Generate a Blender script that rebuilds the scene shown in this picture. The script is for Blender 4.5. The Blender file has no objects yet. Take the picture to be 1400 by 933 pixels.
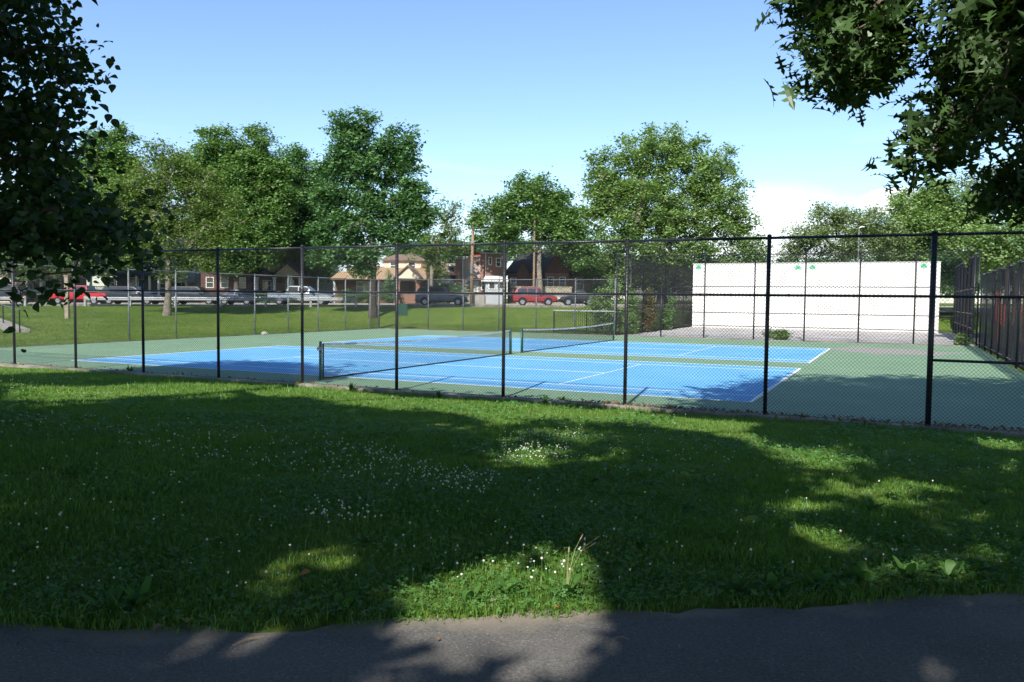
import bpy, bmesh, math, random
import numpy as np
from mathutils import Matrix, Vector

random.seed(11)
rng = np.random.default_rng(11)
SC = bpy.context.scene
COL = SC.collection
R = math.radians

# ------------------------------------------------------------------ camera
FPX = 1116.095                      # focal length in pixels of a 1400 px wide picture
YAW, PIT, ROL = -0.44072, -0.05198, 0.01034
CAM = np.array([3.013, -19.656, 2.378])
FWD = np.array([math.sin(YAW)*math.cos(PIT), math.cos(YAW)*math.cos(PIT), math.sin(PIT)])
RT0 = np.array([math.cos(YAW), -math.sin(YAW), 0.0])
UP0 = np.cross(RT0, FWD)
RT = math.cos(ROL)*RT0 + math.sin(ROL)*UP0
UP = -math.sin(ROL)*RT0 + math.cos(ROL)*UP0
FH = np.array([math.sin(YAW), math.cos(YAW), 0.0])
cam_data = bpy.data.cameras.new('camera')
cam_data.sensor_width = 36
cam_data.lens = FPX/1400*36
cam_data.clip_start = 0.05
cam_data.clip_end = 5000
cam = bpy.data.objects.new('camera', cam_data)
COL.objects.link(cam)
m = Matrix.Identity(4)
for i in range(3):
    m[i][0], m[i][1], m[i][2], m[i][3] = RT[i], UP[i], -FWD[i], CAM[i]
cam.matrix_world = m
SC.camera = cam

# ------------------------------------------------------------------ light
SUN_EL, SUN_AZ = R(41.5), R(-9.0)   # shadows run towards azimuth -9 degrees from +Y
SDIR = np.array([math.sin(SUN_AZ)*math.cos(SUN_EL), math.cos(SUN_AZ)*math.cos(SUN_EL), -math.sin(SUN_EL)])
sun_data = bpy.data.lights.new('sun', 'SUN')
sun_data.energy = 5.0
sun_data.angle = R(0.53)
sun_data.color = (1.0, 0.945, 0.86)
sun = bpy.data.objects.new('sun', sun_data)
COL.objects.link(sun)
sun.rotation_euler = Vector(SDIR).to_track_quat('-Z', 'Y').to_euler()
sun.location = (0, -30, 40)

world = bpy.data.worlds.new('World')
SC.world = world
world.use_nodes = True
wt = world.node_tree
for n in list(wt.nodes):
    wt.nodes.remove(n)
wout = wt.nodes.new('ShaderNodeOutputWorld')
wbg = wt.nodes.new('ShaderNodeBackground')
sky = wt.nodes.new('ShaderNodeTexSky')
sky.sky_type = 'NISHITA'
sky.sun_disc = False
sky.sun_elevation = SUN_EL
sky.sun_rotation = R(171)
sky.altitude = 20
sky.air_density = 1.0
sky.dust_density = 0.25
sky.ozone_density = 1.2
wbg.inputs['Strength'].default_value = 0.103
# thin clouds low in the sky: noise by view direction over the Nishita sky
tc = wt.nodes.new('ShaderNodeTexCoord')
sep = wt.nodes.new('ShaderNodeSeparateXYZ')
wt.links.new(tc.outputs['Generated'], sep.inputs[0])
mp = wt.nodes.new('ShaderNodeMapping')
mp.inputs['Scale'].default_value = (2.2, 2.2, 15.0)
mp.inputs['Location'].default_value = (0.35, 0.1, 0.0)
wt.links.new(tc.outputs['Generated'], mp.inputs[0])
cn = wt.nodes.new('ShaderNodeTexNoise')
cn.inputs['Scale'].default_value = 1.6
cn.inputs['Detail'].default_value = 7
cn.inputs['Roughness'].default_value = 0.55
wt.links.new(mp.outputs[0], cn.inputs['Vector'])
cr = wt.nodes.new('ShaderNodeMapRange')
cr.inputs['From Min'].default_value = 0.52
cr.inputs['From Max'].default_value = 0.74
wt.links.new(cn.outputs['Fac'], cr.inputs['Value'])
el = wt.nodes.new('ShaderNodeMapRange')      # clouds sit near the horizon
el.inputs['From Min'].default_value = 0.20
el.inputs['From Max'].default_value = 0.06
wt.links.new(sep.outputs['Z'], el.inputs['Value'])
mu = wt.nodes.new('ShaderNodeMath'); mu.operation = 'MULTIPLY'
wt.links.new(cr.outputs[0], mu.inputs[0]); wt.links.new(el.outputs[0], mu.inputs[1])
mu2 = wt.nodes.new('ShaderNodeMath'); mu2.operation = 'MULTIPLY'; mu2.inputs[1].default_value = 0.8
wt.links.new(mu.outputs[0], mu2.inputs[0])
mixc = wt.nodes.new('ShaderNodeMix'); mixc.data_type = 'RGBA'
mixc.inputs['B'].default_value = (8.6, 8.8, 9.0, 1)
wt.links.new(mu2.outputs[0], mixc.inputs['Factor'])
tint = wt.nodes.new('ShaderNodeMix'); tint.data_type = 'RGBA'; tint.blend_type = 'MULTIPLY'   # camera white balance
tint.inputs['Factor'].default_value = 1.0; tint.inputs['B'].default_value = (0.93, 1.03, 1.16, 1)
wt.links.new(sky.outputs[0], tint.inputs['A'])
# a low cloud bank and one small puff, placed by direction
def cloud(prev, px, py, rad, soft, zs, amount):
    d = FWD+RT*((px-700)/FPX)+UP*((466.5-py)/FPX); d = d/np.linalg.norm(d)
    sb = wt.nodes.new('ShaderNodeVectorMath'); sb.operation = 'SUBTRACT'; sb.inputs[1].default_value = tuple(d)
    wt.links.new(tc.outputs['Generated'], sb.inputs[0])
    ml = wt.nodes.new('ShaderNodeVectorMath'); ml.operation = 'MULTIPLY'; ml.inputs[1].default_value = (1/rad, 1/rad, zs/rad)
    wt.links.new(sb.outputs[0], ml.inputs[0])
    ln = wt.nodes.new('ShaderNodeVectorMath'); ln.operation = 'LENGTH'; wt.links.new(ml.outputs[0], ln.inputs[0])
    nz = wt.nodes.new('ShaderNodeTexNoise'); nz.inputs['Scale'].default_value = 0.55/rad; nz.inputs['Detail'].default_value = 6
    wt.links.new(tc.outputs['Generated'], nz.inputs['Vector'])
    ad = wt.nodes.new('ShaderNodeMath'); ad.operation = 'MULTIPLY_ADD'; ad.inputs[1].default_value = 1.3
    wt.links.new(nz.outputs['Fac'], ad.inputs[0]); wt.links.new(ln.outputs['Value'], ad.inputs[2])
    mr = wt.nodes.new('ShaderNodeMapRange'); mr.inputs['From Min'].default_value = 1.55+soft; mr.inputs['From Max'].default_value = 1.55-soft
    mr.inputs['To Max'].default_value = amount
    wt.links.new(ad.outputs[0], mr.inputs['Value'])
    mx = wt.nodes.new('ShaderNodeMix'); mx.data_type = 'RGBA'; mx.inputs['B'].default_value = (9.0, 9.2, 9.4, 1)
    wt.links.new(mr.outputs[0], mx.inputs['Factor']); wt.links.new(prev, mx.inputs['A'])
    return mx.outputs['Result']
skyc = cloud(tint.outputs['Result'], 1075, 330, 0.11, 0.5, 2.2, 0.75)
skyc = cloud(skyc, 1218, 275, 0.03, 0.12, 1.6, 0.9)
wt.links.new(skyc, mixc.inputs['A'])
wt.links.new(mixc.outputs['Result'], wbg.inputs['Color'])
wt.links.new(wbg.outputs[0], wout.inputs['Surface'])

SC.view_settings.view_transform = 'Standard'
SC.view_settings.look = 'None'
SC.view_settings.exposure = 0.85
SC.view_settings.gamma = 1.0
SC.render.engine = 'CYCLES'
SC.cycles.use_denoising = True
SC.cycles.max_bounces = 6
SC.cycles.transparent_max_bounces = 6

# ------------------------------------------------------------------ pixel to world
def ray(px, py):
    return FWD + RT*((px-700)/FPX) + UP*((466.5-py)/FPX)
def at(px, py, d):                   # the point seen at a pixel, d metres along the view axis
    return CAM + ray(px, py)*d
def to_px(P):
    d = np.asarray(P, float)-CAM
    z = d@FWD
    zz = np.where(np.abs(z) < 1e-6, 1e-6, z)
    return 700+FPX*(d@RT)/zz, 466.5-FPX*(d@UP)/zz, z

# ------------------------------------------------------------------ terrain height
PATH_EDGE = np.array([(-26,-24.5),(-14,-21.8),(-8,-19.9),(-4,-18.5),(-0.9,-17.18),(0.18,-16.59),(1.26,-15.91),(2.43,-15.16),(3.71,-14.29),(6,-12.5),(9,-9.6),(13,-5.2),(18,1.0)])
XL, XR, YF, YB = -32.3, 7.05, -2.229, 31.7
def sstep(t):
    t = np.clip(t, 0, 1)
    return t*t*(3-2*t)
def uv_of(x, y):
    dx, dy = x-CAM[0], y-CAM[1]
    return dx*RT0[0]+dy*RT0[1], dx*FH[0]+dy*FH[1]
def z_road(u):
    return 1.70+0.0075*np.clip(u, -70, 30)
def gz(x, y):
    x = np.asarray(x, float); y = np.asarray(y, float)
    u, v = uv_of(x, y)
    t = np.clip((-2.7-y)/11.6, 0, 1)
    lawn = 0.75*(0.75*t+0.25*sstep(t))-0.015
    lawn = lawn + 0.018*np.sin(x*1.3+0.7*y)*np.sin(y*1.1-0.4*x)*np.clip((-3-y)/2, 0, 1)*np.clip((y+13.2)/2, 0, 1)
    inside = (x > XL-0.2) & (x < XR+40) & (y > YF-0.3) & (y < YB+0.2)
    hand = (x > -13.9) & (y >= YB)
    df = np.maximum(np.maximum(XL-0.2-x, np.where(x < -13.9, y-YB-0.1, -1e9)), 0)
    dg = np.maximum(74.2-v, 0)
    zr = z_road(u)-0.12
    tt = df/(df+dg+1e-6)
    bank = zr*(0.6*tt+0.4*sstep(tt))-0.02
    bank = bank*np.where(v < 75, sstep((-14.6-x)/5.0), 1)
    z = np.where(y < YF-0.3, np.where(x < XL-0.2, np.maximum(bank, lawn), lawn), bank)
    z = np.where(inside, -0.08, z)
    ramp = sstep((v-75)/2.5)
    z = np.where(hand, -0.08*(1-ramp)+zr*ramp, z)
    z = np.where(v > 85.8, z_road(u)+0.05, np.where(v > 75.8, zr, z))
    return z

# ------------------------------------------------------------------ materials
MATS = {}
def _new(name):
    mt = bpy.data.materials.new(name); mt.use_nodes = True
    nt = mt.node_tree
    return mt, nt, nt.nodes['Principled BSDF']
def mat(name, c, rough=0.6, c2=None, scale=3.0, detail=4.0, bump=0.0, bscale=None, metal=0.0, spec=0.4, lo=0.35, hi=0.65, coat=0.0):
    if name in MATS:
        return MATS[name]
    mt, nt, b = _new(name)
    b.inputs['Roughness'].default_value = rough
    b.inputs['Metallic'].default_value = metal
    b.inputs['Specular IOR Level'].default_value = spec
    b.inputs['Coat Weight'].default_value = coat
    if c2 is None:
        c2 = tuple(v*0.78 for v in c)
    g = nt.nodes.new('ShaderNodeTexCoord')
    n = nt.nodes.new('ShaderNodeTexNoise')
    n.inputs['Scale'].default_value = scale
    n.inputs['Detail'].default_value = detail
    nt.links.new(g.outputs['Object'], n.inputs['Vector'])
    r = nt.nodes.new('ShaderNodeMapRange')
    r.inputs['From Min'].default_value = lo; r.inputs['From Max'].default_value = hi
    nt.links.new(n.outputs['Fac'], r.inputs['Value'])
    mx = nt.nodes.new('ShaderNodeMix'); mx.data_type = 'RGBA'
    mx.inputs['A'].default_value = (*c, 1); mx.inputs['B'].default_value = (*c2, 1)
    nt.links.new(r.outputs[0], mx.inputs['Factor'])
    nt.links.new(mx.outputs['Result'], b.inputs['Base Color'])
    if bump > 0:
        n2 = nt.nodes.new('ShaderNodeTexNoise')
        n2.inputs['Scale'].default_value = bscale or scale*6
        n2.inputs['Detail'].default_value = 5
        nt.links.new(g.outputs['Object'], n2.inputs['Vector'])
        bp = nt.nodes.new('ShaderNodeBump'); bp.inputs['Strength'].default_value = bump
        bp.inputs['Distance'].default_value = 0.02
        nt.links.new(n2.outputs['Fac'], bp.inputs['Height'])
        nt.links.new(bp.outputs[0], b.inputs['Normal'])
    MATS[name] = mt
    return mt
def leaf_mat(name, c1, c2, trans=0.35, gloss=0.025, c3=None, tcol=None):
    mt, nt, b = _new(name)
    nt.nodes.remove(b)
    out = nt.nodes['Material Output']
    geo = nt.nodes.new('ShaderNodeNewGeometry')
    rp = nt.nodes.new('ShaderNodeValToRGB')
    rp.color_ramp.elements[0].color = (*c1, 1); rp.color_ramp.elements[1].color = (*c2, 1)
    if c3:
        e = rp.color_ramp.elements.new(0.93); e.color = (*c2, 1)
        rp.color_ramp.elements[2].position = 1.0; rp.color_ramp.elements[2].color = (*c3, 1)
    tcd = nt.nodes.new('ShaderNodeTexCoord')
    nz = nt.nodes.new('ShaderNodeTexNoise'); nz.inputs['Scale'].default_value = 0.7
    nt.links.new(tcd.outputs['Object'], nz.inputs['Vector'])
    ad = nt.nodes.new('ShaderNodeMath'); ad.operation = 'MULTIPLY_ADD'; ad.inputs[1].default_value = 0.7
    nt.links.new(geo.outputs['Random Per Island'], ad.inputs[0])
    mlt = nt.nodes.new('ShaderNodeMath'); mlt.operation = 'MULTIPLY_ADD'; mlt.inputs[1].default_value = 0.9; mlt.inputs[2].default_value = -0.3
    nt.links.new(nz.outputs['Fac'], mlt.inputs[0])
    nt.links.new(mlt.outputs[0], ad.inputs[2])
    nt.links.new(ad.outputs[0], rp.inputs['Fac'])
    df = nt.nodes.new('ShaderNodeBsdfDiffuse')
    tr = nt.nodes.new('ShaderNodeBsdfTranslucent')
    nt.links.new(rp.outputs[0], df.inputs['Color'])
    tint = nt.nodes.new('ShaderNodeMix'); tint.data_type = 'RGBA'; tint.blend_type = 'MULTIPLY'
    tint.inputs['Factor'].default_value = 1.0
    tint.inputs['B'].default_value = (*(tcol or (1.25, 1.35, 0.5)), 1)
    nt.links.new(rp.outputs[0], tint.inputs['A'])
    nt.links.new(tint.outputs['Result'], tr.inputs['Color'])
    mx = nt.nodes.new('ShaderNodeMixShader'); mx.inputs[0].default_value = trans
    nt.links.new(df.outputs[0], mx.inputs[1]); nt.links.new(tr.outputs[0], mx.inputs[2])
    gl = nt.nodes.new('ShaderNodeBsdfGlossy'); gl.inputs['Roughness'].default_value = 0.5
    gl.inputs['Color'].default_value = (0.9, 0.95, 0.9, 1)
    mx2 = nt.nodes.new('ShaderNodeMixShader'); mx2.inputs[0].default_value = gloss
    nt.links.new(mx.outputs[0], mx2.inputs[1]); nt.links.new(gl.outputs[0], mx2.inputs[2])
    nt.links.new(mx2.outputs[0], out.inputs['Surface'])
    MATS[name] = mt
    return mt

M_FENCE = mat('black_vinyl', (0.012,0.013,0.016), 0.38, (0.02,0.021,0.025), 8, spec=0.5)
M_WIRE = mat('black_wire', (0.012,0.013,0.015), 0.5, spec=0.35)
M_GALV = mat('weathered_galvanised', (0.20,0.21,0.22), 0.5, (0.12,0.126,0.135), 6, metal=0.2)
M_WIRE2 = mat('weathered_wire', (0.035,0.037,0.04), 0.5)
M_CONC = mat('concrete', (0.36,0.34,0.30), 0.9, (0.26,0.245,0.22), 2.5, bump=0.2)
M_WHITE = mat('white_line_paint', (0.74,0.75,0.74), 0.7, (0.5,0.54,0.56), 9, lo=0.45, hi=0.8)
M_WALL = mat('white_wall_paint', (0.80,0.785,0.755), 0.75, (0.74,0.72,0.68), 0.6)
M_TRIM = mat('white_trim', (0.72,0.72,0.70), 0.6, (0.6,0.6,0.59), 3)
M_GLASS = mat('window_glass', (0.03,0.035,0.042), 0.08, (0.05,0.055,0.06), 1.0, spec=0.7)
M_BARK = mat('bark', (0.13,0.105,0.08), 0.95, (0.06,0.05,0.042), 5, bump=0.8, bscale=22)
M_BARK2 = mat('pale_bark', (0.25,0.215,0.17), 0.95, (0.15,0.13,0.10), 4, bump=0.6, bscale=18)
M_GREENPOST = mat('dark_green_paint', (0.008,0.065,0.045), 0.4, (0.012,0.085,0.06), 6)

# ------------------------------------------------------------------ mesh helpers
class MB:
    def __init__(s):
        s.v = []; s.f = []
    def box(s, x0, x1, y0, y1, z0, z1):
        b = len(s.v)
        s.v += [(x0,y0,z0),(x1,y0,z0),(x1,y1,z0),(x0,y1,z0),(x0,y0,z1),(x1,y0,z1),(x1,y1,z1),(x0,y1,z1)]
        s.f += [(b,b+3,b+2,b+1),(b+4,b+5,b+6,b+7),(b,b+1,b+5,b+4),(b+1,b+2,b+6,b+5),(b+2,b+3,b+7,b+6),(b+3,b,b+4,b+7)]
        return s
    def prism(s, poly, axis, a, c):      # poly in the other two axes, extruded from a to c along axis
        n = len(poly); b = len(s.v)
        def mk(p, t):
            return (t,p[0],p[1]) if axis == 'x' else ((p[0],t,p[1]) if axis == 'y' else (p[0],p[1],t))
        s.v += [mk(p, a) for p in poly]+[mk(p, c) for p in poly]
        s.f.append(tuple(b+i for i in range(n))); s.f.append(tuple(b+n+i for i in reversed(range(n))))
        for i in range(n):
            j = (i+1) % n
            s.f.append((b+i, b+n+i, b+n+j, b+j))
        return s
    def tube(s, pts, rad, seg=8, cap=True):
        pts = [Vector(p) for p in pts]
        if not hasattr(rad, '__len__'):
            rad = [rad]*len(pts)
        b = len(s.v); n = len(pts)
        ref = None
        for i, p in enumerate(pts):
            d = (pts[min(i+1, n-1)]-pts[max(i-1, 0)])
            if d.length < 1e-9: d = Vector((0,0,1))
            d.normalize()
            if ref is None:
                ref = Vector((1,0,0)) if abs(d.x) < 0.8 else Vector((0,1,0))
            a = (ref-d*ref.dot(d)).normalized(); ref = a
            c = d.cross(a)
            for k in range(seg):
                t = 2*math.pi*k/seg
                q = p+(a*math.cos(t)+c*math.sin(t))*rad[i]
                s.v.append(tuple(q))
        for i in range(n-1):
            for k in range(seg):
                k2 = (k+1) % seg
                s.f.append((b+i*seg+k, b+i*seg+k2, b+(i+1)*seg+k2, b+(i+1)*seg+k))
        if cap:
            s.f.append(tuple(b+k for k in reversed(range(seg))))
            s.f.append(tuple(b+(n-1)*seg+k for k in range(seg)))
        return s
    def disc(s, c, r, axis, t, seg=16):   # short cylinder along axis
        d = Vector({'x':(1,0,0),'y':(0,1,0),'z':(0,0,1)}[axis])
        return s.tube([Vector(c)-d*t/2, Vector(c)+d*t/2], r, seg)
    def quad(s, a, b2, c, d):
        b = len(s.v); s.v += [tuple(a),tuple(b2),tuple(c),tuple(d)]; s.f.append((b,b+1,b+2,b+3)); return s
    def mesh(s, name, mt, smooth=False):
        me = bpy.data.meshes.new(name)
        me.from_pydata([tuple(float(q) for q in v) for v in s.v], [], s.f)
        bm = bmesh.new(); bm.from_mesh(me); bmesh.ops.recalc_face_normals(bm, faces=bm.faces); bm.to_mesh(me); bm.free()
        me.materials.append(mt)
        if smooth:
            me.polygons.foreach_set('use_smooth', [True]*len(me.polygons))
        me.update()
        return me
    def build(s, name, mt, parent=None, smooth=False):
        return obj(name, s.mesh(name, mt, smooth), parent)
def obj(name, me, parent=None):
    o = bpy.data.objects.new(name, me); COL.objects.link(o)
    if parent is not None:
        o.parent = parent
    return o
def empty(name, loc, label, cat, group=None, rz=0.0):
    o = bpy.data.objects.new(name, None); COL.objects.link(o)
    o.location = tuple(float(q) for q in loc); o.rotation_euler = (0, 0, rz)
    o.empty_display_size = 0.3
    return tag(o, label, cat, group)
def tag(o, label, cat, group=None, kind=None):
    if label: o['label'] = label
    if cat: o['category'] = cat
    if group: o['group'] = group
    if kind: o['kind'] = kind
    return o
def structure(o, label=None):
    o['kind'] = 'structure'
    if label: o['label'] = label
    return o
def stuff(o, label=None, cat=None):
    o['kind'] = 'stuff'
    if label: o['label'] = label
    if cat: o['category'] = cat
    return o
def np_mesh(name, V, nper, mt, F=None):   # V: (N*nper,3): consecutive groups are n-gons, or F indexes a template
    me = bpy.data.meshes.new(name)
    V = np.ascontiguousarray(V, dtype=np.float32)
    me.vertices.add(len(V)); me.vertices.foreach_set('co', V.ravel())
    if F is None:
        nf = len(V)//nper
        loops = np.arange(len(V), dtype=np.int32)
        starts = np.arange(nf, dtype=np.int32)*nper
        tot = np.full(nf, nper, dtype=np.int32)
    else:
        loops = np.ascontiguousarray(F.ravel(), dtype=np.int32)
        k = F.shape[1]; nf = len(F)
        starts = np.arange(nf, dtype=np.int32)*k
        tot = np.full(nf, k, dtype=np.int32)
    me.loops.add(len(loops)); me.loops.foreach_set('vertex_index', loops)
    me.polygons.add(nf); me.polygons.foreach_set('loop_start', starts); me.polygons.foreach_set('loop_total', tot)
    me.materials.append(mt)
    me.update(calc_edges=True)
    return me
def in_poly(px, py, poly):
    px = np.asarray(px); py = np.asarray(py)
    r = np.zeros(px.shape, bool)
    n = len(poly)
    for i in range(n):
        x1, y1 = poly[i]; x2, y2 = poly[(i+1) % n]
        if y1 == y2: continue
        c = ((y1 > py) != (y2 > py)) & (px < (x2-x1)*(py-y1)/(y2-y1)+x1)
        r ^= c
    return r

# ================================================================== SETTING
# ---- ground sheet
def axis_lines(lo, hi, step, far):
    a = list(np.arange(lo, hi+0.01, step))
    e = []; d = step
    x = hi
    while x < far:
        d *= 1.6; x += d; e.append(x)
    w = []; d = step; x = lo
    while x > -far:
        d *= 1.6; x -= d; w.append(x)
    return np.array(sorted(w)+a+e)
gx = axis_lines(-95, 45, 1.0, 1600); gy = axis_lines(-34, 100, 1.0, 1600)
XX, YY = np.meshgrid(gx, gy)
ZZ = gz(XX, YY)
nx, ny = len(gx), len(gy)
idx = np.arange(nx*ny).reshape(ny, nx)
F = np.stack([idx[:-1,:-1], idx[:-1,1:], idx[1:,1:], idx[1:,:-1]], -1).reshape(-1, 4)
M_GROUND = mat('grass_soil', (0.045,0.075,0.018), 0.95, (0.075,0.085,0.028), 1.6, 8, bump=0.9, bscale=9)
def lawn_material():
    mt, nt, b = _new('mown_grass')
    b.inputs['Roughness'].default_value = 0.95
    b.inputs['Specular IOR Level'].default_value = 0.1
    g = nt.nodes.new('ShaderNodeTexCoord')
    def nz(scale, detail, rough=0.6):
        n = nt.nodes.new('ShaderNodeTexNoise'); n.inputs['Scale'].default_value = scale
        n.inputs['Detail'].default_value = detail; n.inputs['Roughness'].default_value = rough
        nt.links.new(g.outputs['Object'], n.inputs['Vector']); return n
    n1, n2, n3 = nz(0.22, 6), nz(2.6, 8, 0.75), nz(0.6, 5)
    r1 = nt.nodes.new('ShaderNodeValToRGB')
    r1.color_ramp.elements[0].position = 0.35; r1.color_ramp.elements[0].color = (0.095,0.165,0.026,1)
    r1.color_ramp.elements[1].position = 0.65; r1.color_ramp.elements[1].color = (0.16,0.23,0.046,1)
    nt.links.new(n1.outputs['Fac'], r1.inputs['Fac'])
    r2 = nt.nodes.new('ShaderNodeValToRGB')
    r2.color_ramp.elements[0].position = 0.3; r2.color_ramp.elements[0].color = (0.4,0.42,0.38,1)
    r2.color_ramp.elements[1].position = 0.7; r2.color_ramp.elements[1].color = (1.3,1.25,1.15,1)
    nt.links.new(n2.outputs['Fac'], r2.inputs['Fac'])
    mx = nt.nodes.new('ShaderNodeMix'); mx.data_type = 'RGBA'; mx.blend_type = 'MULTIPLY'; mx.inputs['Factor'].default_value = 1
    nt.links.new(r1.outputs[0], mx.inputs['A']); nt.links.new(r2.outputs[0], mx.inputs['B'])
    r3 = nt.nodes.new('ShaderNodeMapRange'); r3.inputs['From Min'].default_value = 0.6; r3.inputs['From Max'].default_value = 0.75
    nt.links.new(n3.outputs['Fac'], r3.inputs['Value'])
    dry = nt.nodes.new('ShaderNodeMix'); dry.data_type = 'RGBA'; dry.inputs['B'].default_value = (0.19,0.17,0.075,1)
    m5 = nt.nodes.new('ShaderNodeMath'); m5.operation = 'MULTIPLY'; m5.inputs[1].default_value = 0.55
    nt.links.new(r3.outputs[0], m5.inputs[0]); nt.links.new(m5.outputs[0], dry.inputs['Factor'])
    nt.links.new(mx.outputs['Result'], dry.inputs['A'])
    nt.links.new(dry.outputs['Result'], b.inputs['Base Color'])
    bp = nt.nodes.new('ShaderNodeBump'); bp.inputs['Strength'].default_value = 1.0; bp.inputs['Distance'].default_value = 0.12
    nt.links.new(n2.outputs['Fac'], bp.inputs['Height']); nt.links.new(bp.outputs[0], b.inputs['Normal'])
    return mt
M_LAWN = lawn_material()
ground = obj('ground', np_mesh('ground', np.stack([XX.ravel(), YY.ravel(), ZZ.ravel()], -1), 4, M_LAWN, F))
structure(ground, 'grassy ground of the park')

# ---- asphalt path in front
def asphalt_path_material():
    mt, nt, b = _new('path_asphalt')
    b.inputs['Roughness'].default_value = 0.85
    g = nt.nodes.new('ShaderNodeTexCoord')
    def nz(scale, detail, rough=0.6):
        n = nt.nodes.new('ShaderNodeTexNoise'); n.inputs['Scale'].default_value = scale
        n.inputs['Detail'].default_value = detail; n.inputs['Roughness'].default_value = rough
        nt.links.new(g.outputs['Object'], n.inputs['Vector']); return n
    big, fine = nz(0.9, 6), nz(60, 3, 0.8)
    vo = nt.nodes.new('ShaderNodeTexVoronoi'); vo.inputs['Scale'].default_value = 190
    nt.links.new(g.outputs['Object'], vo.inputs['Vector'])
    r1 = nt.nodes.new('ShaderNodeValToRGB')
    r1.color_ramp.elements[0].position = 0.3; r1.color_ramp.elements[0].color = (0.066,0.064,0.062,1)
    r1.color_ramp.elements[1].position = 0.7; r1.color_ramp.elements[1].color = (0.118,0.113,0.105,1)
    nt.links.new(big.outputs['Fac'], r1.inputs['Fac'])
    r2 = nt.nodes.new('ShaderNodeValToRGB')
    r2.color_ramp.elements[0].position = 0.3; r2.color_ramp.elements[0].color = (0.5,0.5,0.5,1)
    r2.color_ramp.elements[1].position = 0.72; r2.color_ramp.elements[1].color = (1.55,1.52,1.48,1)
    nt.links.new(fine.outputs['Fac'], r2.inputs['Fac'])
    mx = nt.nodes.new('ShaderNodeMix'); mx.data_type = 'RGBA'; mx.blend_type = 'MULTIPLY'; mx.inputs['Factor'].default_value = 1
    nt.links.new(r1.outputs[0], mx.inputs['A']); nt.links.new(r2.outputs[0], mx.inputs['B'])
    # pale chips
    vr = nt.nodes.new('ShaderNodeSeparateColor'); nt.links.new(vo.outputs['Color'], vr.inputs[0])
    chip = nt.nodes.new('ShaderNodeMath'); chip.operation = 'GREATER_THAN'; chip.inputs[1].default_value = 0.985
    nt.links.new(vr.outputs[0], chip.inputs[0])
    m2 = nt.nodes.new('ShaderNodeMix'); m2.data_type = 'RGBA'; m2.inputs['B'].default_value = (0.24,0.235,0.22,1)
    nt.links.new(chip.outputs[0], m2.inputs['Factor']); nt.links.new(mx.outputs['Result'], m2.inputs['A'])
    # washed-out sand lying along the edge
    at_ = nt.nodes.new('ShaderNodeAttribute'); at_.attribute_name = 'edge'
    n3 = nz(1.7, 5)
    sub = nt.nodes.new('ShaderNodeMath'); sub.operation = 'MULTIPLY_ADD'; sub.inputs[1].default_value = 0.62; sub.inputs[2].default_value = -0.13
    nt.links.new(n3.outputs['Fac'], sub.inputs[0])
    df = nt.nodes.new('ShaderNodeMath'); df.operation = 'SUBTRACT'
    nt.links.new(sub.outputs[0], df.inputs[0]); nt.links.new(at_.outputs['Fac'], df.inputs[1])
    mr = nt.nodes.new('ShaderNodeMapRange'); mr.inputs['From Min'].default_value = 0.0; mr.inputs['From Max'].default_value = 0.16
    mr.inputs['To Max'].default_value = 0.75
    nt.links.new(df.outputs[0], mr.inputs['Value'])
    m3 = nt.nodes.new('ShaderNodeMix'); m3.data_type = 'RGBA'; m3.inputs['B'].default_value = (0.215,0.185,0.145,1)
    nt.links.new(mr.outputs[0], m3.inputs['Factor']); nt.links.new(m2.outputs['Result'], m3.inputs['A'])
    nt.links.new(m3.outputs['Result'], b.inputs['Base Color'])
    bp = nt.nodes.new('ShaderNodeBump'); bp.inputs['Strength'].default_value = 0.6; bp.inputs['Distance'].default_value = 0.006
    nt.links.new(fine.outputs['Fac'], bp.inputs['Height']); nt.links.new(bp.outputs[0], b.inputs['Normal'])
    return mt
def path_edge_pts(step=0.12):
    P = PATH_EDGE; out = []
    for i in range(len(P)-1):
        a = P[max(i-1,0)]; b = P[i]; c = P[i+1]; d = P[min(i+2,len(P)-1)]
        n = max(2, int(np.linalg.norm(c-b)/step))
        for k in range(n):
            t = k/n
            out.append(0.5*((2*b)+(-a+c)*t+(2*a-5*b+4*c-d)*t*t+(-a+3*b-3*c+d)*t**3))
    return np.array(out)
PE = path_edge_pts()
tg = np.gradient(PE, axis=0); tg /= np.linalg.norm(tg, axis=1)[:,None]
NRM = np.stack([tg[:,1], -tg[:,0]], -1)       # towards the camera side
wob = np.array([0.05*math.sin(i*0.31)+0.035*math.sin(i*0.83+1)+0.03*random.uniform(-1,1) for i in range(len(PE))])
cols = [0.0, 0.12, 0.3, 0.6, 1.2, 2.4, 4.4]
V = []; E_ = []
for j, c in enumerate(cols):
    off = c + (wob if j < 2 else 0)*(1 if j == 0 else 0.5)
    q = PE+NRM*np.reshape(off, (-1,1) if np.ndim(off) else ())
    zz = 0.742+0.012*min(1, c/0.6)
    V.append(np.stack([q[:,0], q[:,1], np.full(len(q), zz)], -1)); E_.append(np.full(len(q), c))
V = np.concatenate(V); E_ = np.concatenate(E_)
n = len(PE)
F = np.array([(j*n+i, j*n+i+1, (j+1)*n+i+1, (j+1)*n+i) for j in range(len(cols)-1) for i in range(n-1)])
me = np_mesh('path', V, 4, asphalt_path_material(), F)
a = me.attributes.new('edge', 'FLOAT', 'POINT'); a.data.foreach_set('value', E_.astype(np.float32))
structure(obj('path', me), 'worn asphalt park path')

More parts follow.
